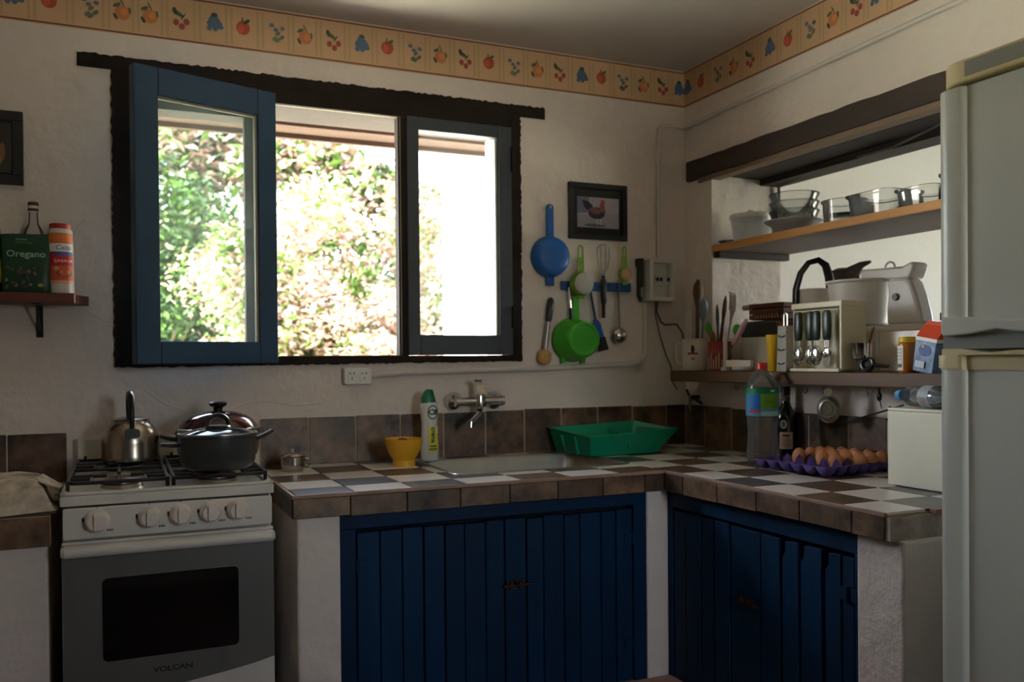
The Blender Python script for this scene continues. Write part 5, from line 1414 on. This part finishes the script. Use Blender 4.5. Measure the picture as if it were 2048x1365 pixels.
rj = thing('utensil_pot', 'dark red spotted utensil pot next to the mug', 'pot', (1.992, -0.322, ZL))
m = MB(); m.lathe([(0, 0), (0.038, 0), (0.040, 0.004), (0.043, 0.105), (0.041, 0.106), (0.038, 0.008), (0, 0.006)], 32); m.build('pot_body', REDD, rj)
P = Print()
for k in range(9):
    P.l = 0; P.rect(-0.04 + 0.010 * k, -0.036 + 0.010 * k, 0.006, 0.040 + 0.012 * (k % 3), S(196, 176, 160), 1)
    P.l = 0; P.poly(ellpts(-0.04 + 0.010 * k, 0.07, 0.002, 0.012, 8), S(186, 96, 80))
P.build('pot_print', lambda u, v, l: ((0.0402 + 0.028 * v + l) * math.cos(PI + 0.55 + u / 0.041), (0.0402 + 0.028 * v + l) * math.sin(PI + 0.55 + u / 0.041), v), rj, base=0.0006)
spoon('green plastic spatula in the red utensil pot', (1.985, -0.30, ZL + 0.010), (1.985, -0.262, 1.378), 0.016, 0.026, LIME, 0.004, 'spatula', 'spatula', 0.25)
spoon('dark knife handle upright in the red utensil pot', (1.99, -0.318, ZL + 0.010), (1.985, -0.318, 1.440), 0.0085, 0.05, mat('grey_handle', S(84, 78, 74), 0.5), 0.004, 'knife', 'table_knife', 0.6)
spoon('brown wooden stick leaning in the red utensil pot', (1.995, -0.305, ZL + 0.010), (1.985, -0.368, 1.468), 0.009, 0.055, WOODU, 0.006, 'spatula', 'wooden_spatula', 0.5)
spoon('tan wooden ladle head low in the red utensil pot', (1.972, -0.338, ZL + 0.010), (1.958, -0.318, 1.345), 0.022, 0.028, mat('tan_wood', S(150, 104, 62), 0.6), 0.006, 'spoon', 'wooden_spoon', 0.5)
# slotted server with tines
sv = thing('slotted_server', 'pale slotted pasta server with long tines in the red utensil pot', 'server', (1.998, -0.335, ZL + 0.010), (0.25, 0, 0))
m = MB(); m.tube([(0, 0, 0), (0, 0, 0.16), (0, 0, 0.20), (0, 0, 0.215)], [0.0045, 0.0045, 0.012, 0.016], 10, flat=0.3); m.build('handle', mat('pale_nylon', S(176, 166, 154), 0.4), sv)
for k in range(4):
    m = MB(); y = -0.015 + 0.010 * k; m.tube([(0, y * 0.9, 0.212), (-0.003, y, 0.24), (-0.008, y * 1.05, 0.268), (-0.014, y * 1.05, 0.278)], [0.004, 0.0032, 0.0028, 0.0015], 7); m.build('tine', mat('pale_nylon', S(176, 166, 154)), sv)
pd = thing('lime_paddle', 'lime green round paddle leaning out of the utensil pot', 'paddle', (1.998, -0.345, ZL + 0.02), (0.50, 0, 0))
m = MB(); m.tube([(0, 0, 0), (0, 0, 0.10)], 0.004, 8); m.build('handle', LIME, pd)
m = MB(); m.lathe([(0, -0.003), (0.020, -0.003), (0.022, 0), (0.020, 0.003), (0, 0.003)], 24, (0, 0, 0.142), ax='x'); m.build('disc', LIME, pd)
pk = thing('pink_knife', 'pink handled peeling knife leaning right out of the utensil pot', 'knife', (1.985, -0.352, ZL + 0.03), (0.72, 0, 0))
m = MB(); m.tube([(0, 0, 0), (0, 0, 0.085)], [0.003, 0.004], 8); m.build('blade', STEEL, pk)
m = MB(); m.tube([(0, 0, 0.085), (0, 0, 0.10), (0, 0, 0.15), (0, 0, 0.19), (0, 0, 0.20)], [0.007, 0.010, 0.0105, 0.008, 0.004], 12); m.build('handle', PINK, pk)

rs = thing('spoon_rest', 'white plastic spoon rest with an upright post', 'spoon rest', (1.966, -0.452, ZL))
m = MB(); m.lathe([(0, 0.004), (0.034, 0.006), (0.044, 0.015), (0.047, 0.016), (0.042, 0.004), (0.03, 0.0), (0, 0.0)], 32, (0, -0.025, 0), sx=0.62); m.build('dish', WHITEP, rs)
m = MB(); m.box(0.0, 0.016, -0.07, 0.066, 0.012, 0.038); m.build('back_plate', WHITEP, rs, smooth=False, bevel=0.003)
m = MB(); m.box(-0.008, 0.012, 0.052, 0.082, 0.0, 0.012); m.box(-0.004, 0.008, 0.062, 0.073, 0.0, 0.122); m.build('post', WHITEP, rs, smooth=False, bevel=0.001)

yc = thing('plastic_cup', 'tall yellow plastic cup standing on the ledge', 'cup', (1.990, -0.620, ZL))
m = MB(); m.lathe([(0, 0), (0.020, 0), (0.0215, 0.002), (0.0275, 0.095), (0.0285, 0.098), (0.0295, 0.121), (0.0278, 0.121), (0.0265, 0.098), (0.0200, 0.004), (0, 0.003)], 32); m.build('cup', YELLOW2, yc)

gr = thing('box_grater', 'steel box grater with curved slots and strap handle', 'grater', (1.968, -0.697, ZL))
m = MB()
m.loft([[(-0.02, -0.024, 0), (0.02, -0.024, 0), (0.02, 0.024, 0), (-0.02, 0.024, 0)], [(-0.015, -0.021, 0.148), (0.015, -0.021, 0.148), (0.015, 0.021, 0.148), (-0.015, 0.021, 0.148)]], cap0=False, cap1=True)
m.build('grater_body', STEEL, gr, smooth=False, bevel=0.002)
for k in range(3):
    zz = 0.028 + 0.044 * k
    xx = -0.0205 + 0.005 * zz / 0.148
    m = MB(); m.tube([(xx - 0.001, -0.014 + 0.028 * i / 8, zz - 0.005 * math.sin(PI * i / 8)) for i in range(9)], 0.0018, 6); m.build('slot_blade', BLACKM, gr)
m = MB(); m.tube([(0, -0.008, 0.147), (0, -0.008, 0.182), (0, -0.004, 0.188), (0, 0.004, 0.188), (0, 0.008, 0.182), (0, 0.008, 0.147)], 0.0045, 8, flat=0.6); m.build('strap_handle', STEEL, gr)

cs = thing('cutlery_stand', 'cream plastic cutlery stand hung with green handled spoons', 'cutlery stand', (1.985, -0.852, ZL))
m = MB()
m.box(-0.035, 0.045, 0.095, 0.101, 0.0, 0.206); m.box(-0.038, 0.060, -0.108, -0.098, 0.0, 0.212)
m.box(0.02, 0.026, -0.1, 0.097, 0.0, 0.20); m.box(-0.05, 0.045, -0.108, 0.101, 0.0, 0.010)
m.build('stand_frame', CREAM, cs, smooth=False, bevel=0.003)
m = MB(); m.box(-0.040, 0.045, -0.110, 0.104, 0.196, 0.214); m.build('top_bar', CREAM, cs, smooth=False, bevel=0.003)
m = MB(); m.tube([(-0.034, 0.09 - 0.18 * i / 10, 0.188) for i in range(11)], 0.003, 8); m.build('hang_rod', CREAM, cs)
GH = mat('handle_green', S(22, 46, 36), 0.35)
first = None
names = ['leftmost', 'second from the left', 'third from the left', 'rightmost']
for k, y in enumerate((-0.797, -0.842, -0.874, -0.914)):
    lab = 'green handled steel %s hanging %s in the cutlery stand' % ('fork' if k == 3 else 'spoon', names[k])
    t = thing('hanging_fork' if k == 3 else 'hanging_spoon', lab, 'fork' if k == 3 else 'spoon', (1.930 + 0.004 * (k % 2), y, ZL + 0.018), group='cutlery hanging in the cream stand')
    m = MB(); m.loft([[(c * 0.007 * s2, sn * 0.0165 * s2, z) for c, sn in [(math.cos(a), math.sin(a)) for a in [2 * PI * i / 14 for i in range(14)]]] for z, s2 in ((0.078, 0.6), (0.084, 0.95), (0.12, 1.1), (0.160, 1.0), (0.168, 0.6))]); m.build('grip', GH, t)
    m = MB(); m.tube([(0, -0.006, 0.080), (0, -0.007, 0.06), (0, -0.002, 0.046)], 0.0014, 6); m.tube([(0, 0.006, 0.080), (0, 0.007, 0.06), (0, 0.002, 0.046)], 0.0014, 6); m.tube([(0, 0, 0.080), (0, 0, 0.05)], 0.0014, 6); m.tube([(0.006, 0.0105, 0.152), (0.0055, 0.0115, 0.08), (0.001, 0.004, 0.06)], 0.0014, 6); m.build('stem', STEEL, t)
    m = MB()
    if k == 3:
        m.ell((0, 0, 0.040), 0.004, 0.019, 0.018, 16, 8)
        for i in range(4): m.tube([(0, -0.0105 + 0.007 * i, 0.032), (-0.002, -0.0105 + 0.007 * i, 0.002)], [0.0026, 0.0014], 6)
    else:
        m.ell((0, 0, 0.032), 0.009, 0.0245 if k != 1 else 0.017, 0.031, 18, 10)
    m.build('tines' if k == 3 else 'bowl', CHROME, t)

mp = thing('steel_pan', 'tiny steel pan with a spoon in it on a glass foot', 'pan', (1.985, -1.005, ZL))
m = MB(); m.lathe([(0, 0.036), (0.028, 0.036), (0.032, 0.040), (0.0335, 0.084), (0.0345, 0.086), (0.0325, 0.086), (0.031, 0.042), (0, 0.040)], 32); m.build('pan_body', CHROME, mp)
m = MB(); m.lathe([(0.022, 0.035), (0.018, 0.020), (0.016, 0.012), (0.024, 0.003), (0.026, 0.0), (0, 0.0)], 28); m.build('glass_foot', CLEAR, mp)
m = MB(); m.tube([(0.0, -0.012, 0.048), (0.0, -0.024, 0.090), (0.0, -0.034, 0.118), (0, -0.042, 0.130)], [0.003, 0.0035, 0.004, 0.003], 8); m.build('spoon_handle', mat('bronze', S(120, 96, 66), 0.35, metal=0.7), mp)
bt_ = thing('bottle_opener', 'black ring shaped opener lying at the ledge front', 'opener', (1.940, -1.062, ZL + 0.003), (0, 0.3, 0.3))
m = MB(); m.tube([(0.0, 0.0165 * math.cos(a), 0.021 + 0.0165 * math.sin(a)) for a in [2 * PI * k / 20 for k in range(21)]], 0.0062, 8, cap=False); m.build('ring', BLACKP, bt_)
m = MB(); m.tube([(0, -0.018, 0.018), (0.002, -0.06, 0.016)], [0.006, 0.0055], 8); m.build('handle', BLACKP, bt_)
m = MB(); m.lathe([(0, -0.002), (0.009, -0.002), (0.009, 0.002), (0, 0.002)], 18, (0, 0, 0.021), ax='x'); m.build('hub', mat('hub_dark', S(60, 60, 62), 0.4, metal=0.5), bt_)
hj = thing('honey_jar', 'honey jar with yellow lid and white label', 'jar', (1.995, -1.160, ZL))
m = MB(); m.lathe([(0, 0), (0.026, 0), (0.028, 0.003), (0.028, 0.078), (0.025, 0.084), (0, 0.084)], 30); m.build('jar_body', HONEY, hj)
m = MB(); m.lathe([(0.0275, 0.084), (0.0275, 0.097), (0.026, 0.0985), (0, 0.0985)], 28); m.build('lid', YELLOW2, hj)
P = Print(); P.rect(-0.022, 0.014, 0.006, 0.074, S(226, 222, 206), 10); P.rect(-0.018, 0.010, 0.014, 0.024, S(90, 84, 76), 6)
for k in range(4): P.rect(-0.018, 0.010, 0.036 + 0.009 * k, 0.038 + 0.009 * k, S(150, 146, 136), 6)
P.build('label', on_cyl(0.0281, PI - 0.30), hj)
mk = thing('milk_carton', 'blue carton with folded orange red top leaning by the fridge', 'carton', (1.990, -1.228, ZL + 0.001), (0.18, 0, 0.0))
def sq(hx, hy, z, dy=0.0): return [(-hx, -hy + dy, z), (hx, -hy + dy, z), (hx, hy + dy, z), (-hx, hy + dy, z)]
m = MB(); m.loft([sq(0.024, 0.032, 0), sq(0.026, 0.034, 0.085)]); m.build('carton_body', mat('carton_blue', S(54, 92, 150), 0.35, var=0.35, vscale=14, col2=S(120, 150, 186)), mk, smooth=False, bevel=0.002)
m = MB(); m.loft([sq(0.0262, 0.0342, 0.0845), sq(0.0262, 0.0342, 0.094)]); m.build('white_band', WHITEP, mk, smooth=False)
m = MB(); m.loft([sq(0.0262, 0.0342, 0.094), sq(0.006, 0.034, 0.128, -0.004), sq(0.003, 0.030, 0.138, -0.008)]); m.build('folded_top', mat('carton_red', S(226, 76, 34), 0.4), mk, smooth=False, bevel=0.001)
P = Print(); P.poly(ellpts(0.0, 0.06, 0.020, 0.016, 18), S(40, 84, 150)); P.poly(ellpts(-0.006, 0.07, 0.005, 0.004, 12), S(226, 120, 70)); P.rect(-0.024, 0.006, 0.012, 0.03, S(190, 206, 220)); P.build('label', lambda u, v, l: (-0.0258 - l, -u, v), mk)

# hanging below the ledge
tm = thing('tart_tin', 'round embossed tin mould hanging from a hook under the ledge', 'tin', (1.965, -0.885, 1.084), (0, 0, 0.5))
m = MB(); m.lathe([(0, -0.006), (0.014, -0.006), (0.016, -0.003), (0.020, -0.003), (0.022, -0.006), (0.027, -0.004), (0.033, 0.004), (0.036, 0.004), (0.036, 0.007), (0, 0.003)], 36, ax='x', sy=1.15); m.build('tin_dish', mat('tin_grey', S(150, 146, 134), 0.4, metal=0.8, var=0.15, vscale=30), tm)
m = MB(); m.prism(rrect(0.026, 0.022, 0.008, 4, 0, 0.052), -0.002, 0.002, 'x'); m.tube([(0, 0, 0.058), (0.002, 0, 0.068), (0.0, 0.004, 0.072)], 0.002, 6); m.build('hanging_tab', mat('tab_pale', S(186, 178, 150), 0.4, metal=0.6), tm)
m = MB(); m.tube([(2.052, -0.80, 1.024), (2.045, -0.95, 1.062), (2.04, -1.10, 1.104)], 0.0028, 6); tag(m.build('thin_skewer', CLEAT), 'thin dark skewer propped along the tiles behind the eggs', 'skewer')
hk = thing('key_hook', 'dark pulled hook hanging by the fridge end of the ledge', 'hook', (2.03, -1.022, 1.092))
m = MB(); m.tube([(0, 0, 0.066), (0, 0, 0.044)], 0.003, 8); m.ell((0, 0, 0.034), 0.006, 0.009, 0.014, 12, 8); m.tube([(0, -0.002, 0.024), (0.002, -0.006, 0.0)], 0.0015, 6); m.build('hook_body', BLACKM, hk)
vl = thing('stop_valve', 'old stop valve with a rag tied to it in the corner', 'valve', (2.040, -0.088, 1.092))
m = MB(); m.tube([(0.028, 0.0, 0.0), (-0.01, 0.0, 0.0), (-0.014, -0.02, -0.002)], 0.009, 10); m.tube([(-0.008, 0.03, 0.028), (-0.01, 0.012, 0.010), (-0.01, -0.03, -0.008), (0.0, -0.06, -0.022)], 0.005, 8); m.build('valve_body', mat('old_brass', S(74, 70, 60), 0.5, metal=0.6), vl)
m = MB(); m.tube([(-0.016, -0.006, 0.008), (-0.018, -0.008, -0.012), (-0.018, -0.006, -0.036), (-0.016, -0.006, -0.056)], [0.010, 0.007, 0.0065, 0.002], 8); m.build('rag', mat('rag_beige', S(160, 148, 120), 0.9), vl)

# ------------------------------------------------------------------ on the sill of the opening
ZI = OZ0 + 0.001
mx = thing('stand_mixer', 'white stand mixer with a large bowl on the opening sill', 'mixer', (2.20, -0.90, ZI))
m = MB(); m.prism(rrect(0.14, 0.36, 0.04, 5, 0.0, -0.005), 0.0, 0.022, 'z'); m.build('base', mat('mixer_white', S(212, 208, 204), 0.35), mx, bevel=0.004)
MW = MATS['mixer_white']
prof = [(-0.012, 0.02), (-0.010, 0.07), (-0.016, 0.12), (-0.012, 0.158), (-0.03, 0.168), (-0.10, 0.166), (-0.118, 0.150), (-0.135, 0.11), (-0.150, 0.06), (-0.158, 0.02)]
m = MB(); m.prism([(a - 0.01 if a > -0.05 else a + 0.004, b) for a, b in prof], -0.034, 0.026, 'x'); m.build('column', MW, mx, bevel=0.012, seg=3)
m = MB(); m.prism([(0.085, 0.166), (0.082, 0.205), (-0.08, 0.200), (-0.115, 0.212), (-0.128, 0.196), (-0.108, 0.160), (-0.05, 0.160)], -0.032, 0.032, 'x'); m.build('head', MW, mx, bevel=0.008, seg=3)
m = MB(); m.lathe([(0, -0.006), (0.010, -0.006), (0.0115, 0.0), (0.0115, 0.006), (0, 0.006)], 22, (-0.036, -0.062, 0.107), ax='x'); m.build('dial', mat('dial_grey', S(70, 74, 88), 0.4), mx)
m = MB(); m.tube([(0, -0.008 + 0.019 * math.cos(a), 0.202 + 0.019 * math.sin(a)) for a in [PI * k / 12 for k in range(13)]], 0.0035, 8); m.build('lift_ring', MW, mx)
mb_ = thing('mixing_bowl', 'large white mixing bowl seated on the stand mixer', 'bowl', (2.180, -0.806, ZI + 0.024))
m = MB(); m.lathe([(0, 0.0), (0.070, 0.0), (0.082, 0.006), (0.090, 0.03), (0.100, 0.135), (0.108, 0.140), (0.108, 0.146), (0.101, 0.146), (0.095, 0.13), (0.084, 0.02), (0, 0.008)], 44); m.build('bowl', MW, mb_)
ws = thing('white_canister', 'white canister with a black strap handle behind the cutlery stand', 'canister', (2.20, -0.590, ZI))
m = MB(); m.lathe([(0, 0), (0.060, 0), (0.063, 0.004), (0.066, 0.150), (0.068, 0.155), (0.066, 0.160), (0, 0.160)], 34); m.build('body', mat('canister_white', S(214, 206, 198), 0.4), ws)
m = MB(); m.tube([(-0.068, 0.030, 0.10), (-0.070, 0.024, 0.16), (-0.062, 0.010, 0.215), (-0.045, -0.010, 0.250), (-0.02, -0.030, 0.258), (-0.004, -0.046, 0.240), (0.004, -0.055, 0.20), (0.006, -0.060, 0.150)], [0.015, 0.016, 0.015, 0.013, 0.013, 0.014, 0.016, 0.015], 10, flat=0.4); m.build('strap_handle', BLACKP, ws)
jg = thing('brown_jug', 'brown earthen jug with a long pointed spout behind the mixer bowl', 'jug', (2.335, -0.575, ZI))
m = MB(); m.lathe([(0, 0), (0.042, 0), (0.05, 0.02), (0.054, 0.15), (0.052, 0.205), (0.042, 0.230), (0.02, 0.240), (0, 0.241)], 30); m.build('jug_body', mat('earthen', S(76, 58, 48), 0.55, var=0.2, vscale=14), jg)
m = MB(); m.tube([(0, -0.02, 0.195), (0, -0.05, 0.222), (0, -0.085, 0.243), (0, -0.125, 0.250)], [0.04, 0.026, 0.012, 0.005], 12); m.build('spout', mat('earthen', S(76, 58, 48)), jg)
m = MB(); m.tube([(0.0, -0.045 - 0.03 * math.cos(a), 0.185 + 0.036 * math.sin(a)) for a in [-0.3 + (PI * 0.9) * k / 10 for k in range(11)]], 0.004, 8); m.build('wire_loop', CABLE, jg)
bk = thing('wooden_crate', 'small slatted brown crate on a dark tin on the opening sill', 'crate', (2.235, -0.345, ZI))
m = MB(); m.box(-0.075, 0.075, -0.10, 0.115, 0.0, 0.062); m.build('dark_tin', DARKPOT, bk, smooth=False, bevel=0.006)
m = MB(); m.box(-0.062, 0.062, -0.098, 0.062, 0.066, 0.126); m.build('crate_body', CLEAT, bk, smooth=False)
for k in range(3):
    m = MB(); m.box(-0.072, -0.062, -0.105, 0.068, 0.068 + 0.021 * k, 0.084 + 0.021 * k); m.build('slat', WICKER, bk, smooth=False, bevel=0.001)
    m = MB(); m.box(-0.062, 0.062, -0.108, -0.098, 0.068 + 0.021 * k, 0.084 + 0.021 * k); m.build('slat', WICKER, bk, smooth=False, bevel=0.001)
for k in range(11):
    m = MB(); y = -0.095 + 0.015 * k; m.tube([(-0.0745, y, 0.071), (-0.0745, y + 0.006, 0.088)], 0.002, 5); m.build('peg', WOODL, bk)
m = MB(); m.tube([(-0.04, 0.065, 0.12), (-0.04, 0.135, 0.118)], [0.012, 0.011], 12); m.build('rolling_handle', mat('roll_grey', S(150, 140, 132), 0.6), bk)
ww = thing('wooden_box', 'orange brown wooden box low behind the yellow cup', 'box', (2.15, -0.500, ZI))
m = MB(); m.box(-0.025, 0.025, -0.02, 0.03, 0, 0.048); m.build('box_body', mat('box_wood', S(126, 74, 44), 0.6, var=0.2, vscale=14), ww, smooth=False, bevel=0.003)
m = MB(); m.box(-0.027, 0.027, -0.022, 0.032, 0.048, 0.054); m.build('lid', mat('box_wood', S(126, 74, 44)), ww, smooth=False, bevel=0.002)
bb = thing('bread_board', 'stack of dark wooden boards beside the fridge edge', 'board', (2.22, -1.20, ZI))
for k in range(3):
    m = MB(); m.prism(rrect(0.22 - 0.01 * k, 0.16 - 0.02 * k, 0.02, 4, 0.0, -0.02), 0.026 * k, 0.026 * k + 0.022, 'z'); m.build('board', [WICKER, CLEAT, WICKER][k], bb, bevel=0.002)
gl = thing('glass_dish', 'little glass dish on the boards beside the fridge edge', 'dish', (2.21, -1.195, ZI + 0.0755))
m = MB(); m.lathe([(0, 0.003), (0.025, 0.0), (0.03, 0.006), (0.045, 0.038), (0.047, 0.040), (0.043, 0.037), (0.027, 0.007), (0, 0.006)], 28); m.build('dish', CLEAR, gl)

# ------------------------------------------------------------------ on the pine shelf
ZU = 1.677
tb = thing('plastic_tub', 'milky white plastic tub with knobbed lid on the pine shelf', 'tub', (2.165, -0.292, ZU))
m = MB(); m.lathe([(0, 0), (0.062, 0), (0.066, 0.004), (0.077, 0.092), (0.079, 0.094)], 36); m.build('tub_body', TUBW, tb)
m = MB(); m.lathe([(0.080, 0.088), (0.081, 0.100), (0.078, 0.105), (0.03, 0.112), (0.016, 0.113), (0.015, 0.121), (0, 0.122)], 36); m.build('lid', mat('tub_lid', S(226, 222, 216), 0.5), tb)
pl = thing('saucer', 'thin glass saucer at the far end of the pine shelf', 'saucer', (2.112, -0.222, ZU))
m = MB(); m.lathe([(0, 0.002), (0.02, 0), (0.024, 0.003), (0.038, 0.011), (0.039, 0.013), (0.022, 0.006), (0, 0.005)], 28); m.build('dish', CLEAR, pl)
mbw = thing('flared_bowl', 'shallow flared glass bowl holding the nested bowls', 'bowl', (2.180, -0.500, ZU))
m = MB(); m.lathe([(0, 0.0), (0.055, 0), (0.060, 0.004), (0.078, 0.035), (0.100, 0.048), (0.101, 0.051), (0.076, 0.039), (0.056, 0.007), (0, 0.005)], 40); m.build('bowl', TUBW, mbw)
for k in range(3):
    b = thing('glass_bowl', ['lowest clear glass bowl of the nested stack', 'middle clear glass bowl of the nested stack', 'topmost clear glass bowl of the nested stack'][k], 'bowl', (2.185, -0.498, ZU + 0.008 + 0.030 * k), group='nested glass bowls')
    m = MB(); m.lathe([(0, 0.002), (0.045, 0), (0.052, 0.004), (0.078, 0.055), (0.084, 0.072), (0.087, 0.073), (0.087, 0.078), (0.081, 0.077), (0.073, 0.055), (0.048, 0.008), (0, 0.006)], 40); m.build('bowl', CLEAR, b)
d2 = thing('glass_casserole', 'round straight-sided glass casserole on the pine shelf', 'casserole', (2.185, -0.735, ZU))
m = MB(); m.lathe([(0, 0.002), (0.058, 0), (0.066, 0.006), (0.069, 0.075), (0.074, 0.078), (0.074, 0.083), (0.066, 0.082), (0.062, 0.010), (0, 0.007)], 40); m.build('dish', CLEAR, d2)
m = MB(); m.lathe([(0, 0.030), (0.05, 0.031), (0.0605, 0.034), (0.0605, 0.038), (0, 0.036)], 36); m.build('inner_lid', mat('smoked_glass', S(84, 70, 66), 0.15, coat=0.3), d2)
def oven_dish(lab, loc, w, d, h, m_=None):
    t = thing('oven_dish', lab, 'dish', loc)
    def rg(s_, z): return [(x, y, z) for x, y in rrect(w * s_, d * s_, 0.03, 5)]
    m = MB(); m.loft([rg(0.86, 0), rg(0.90, 0.004), rg(0.97, h * 0.85), rg(1.04, h * 0.92), rg(1.04, h), rg(0.95, h), rg(0.92, h * 0.8), rg(0.86, 0.008)]); m.build('dish', m_ or CLEAR, t)
    return t
oven_dish('long clear glass oven dish in the middle of the pine shelf', (2.180, -0.905, ZU), 0.17, 0.175, 0.075)
oven_dish('lower glass oven dish next to the long one', (2.180, -1.075, ZU), 0.16, 0.14, 0.060)
oven_dish('glass oven dish half hidden by the fridge', (2.180, -1.245, ZU), 0.16, 0.17, 0.078)
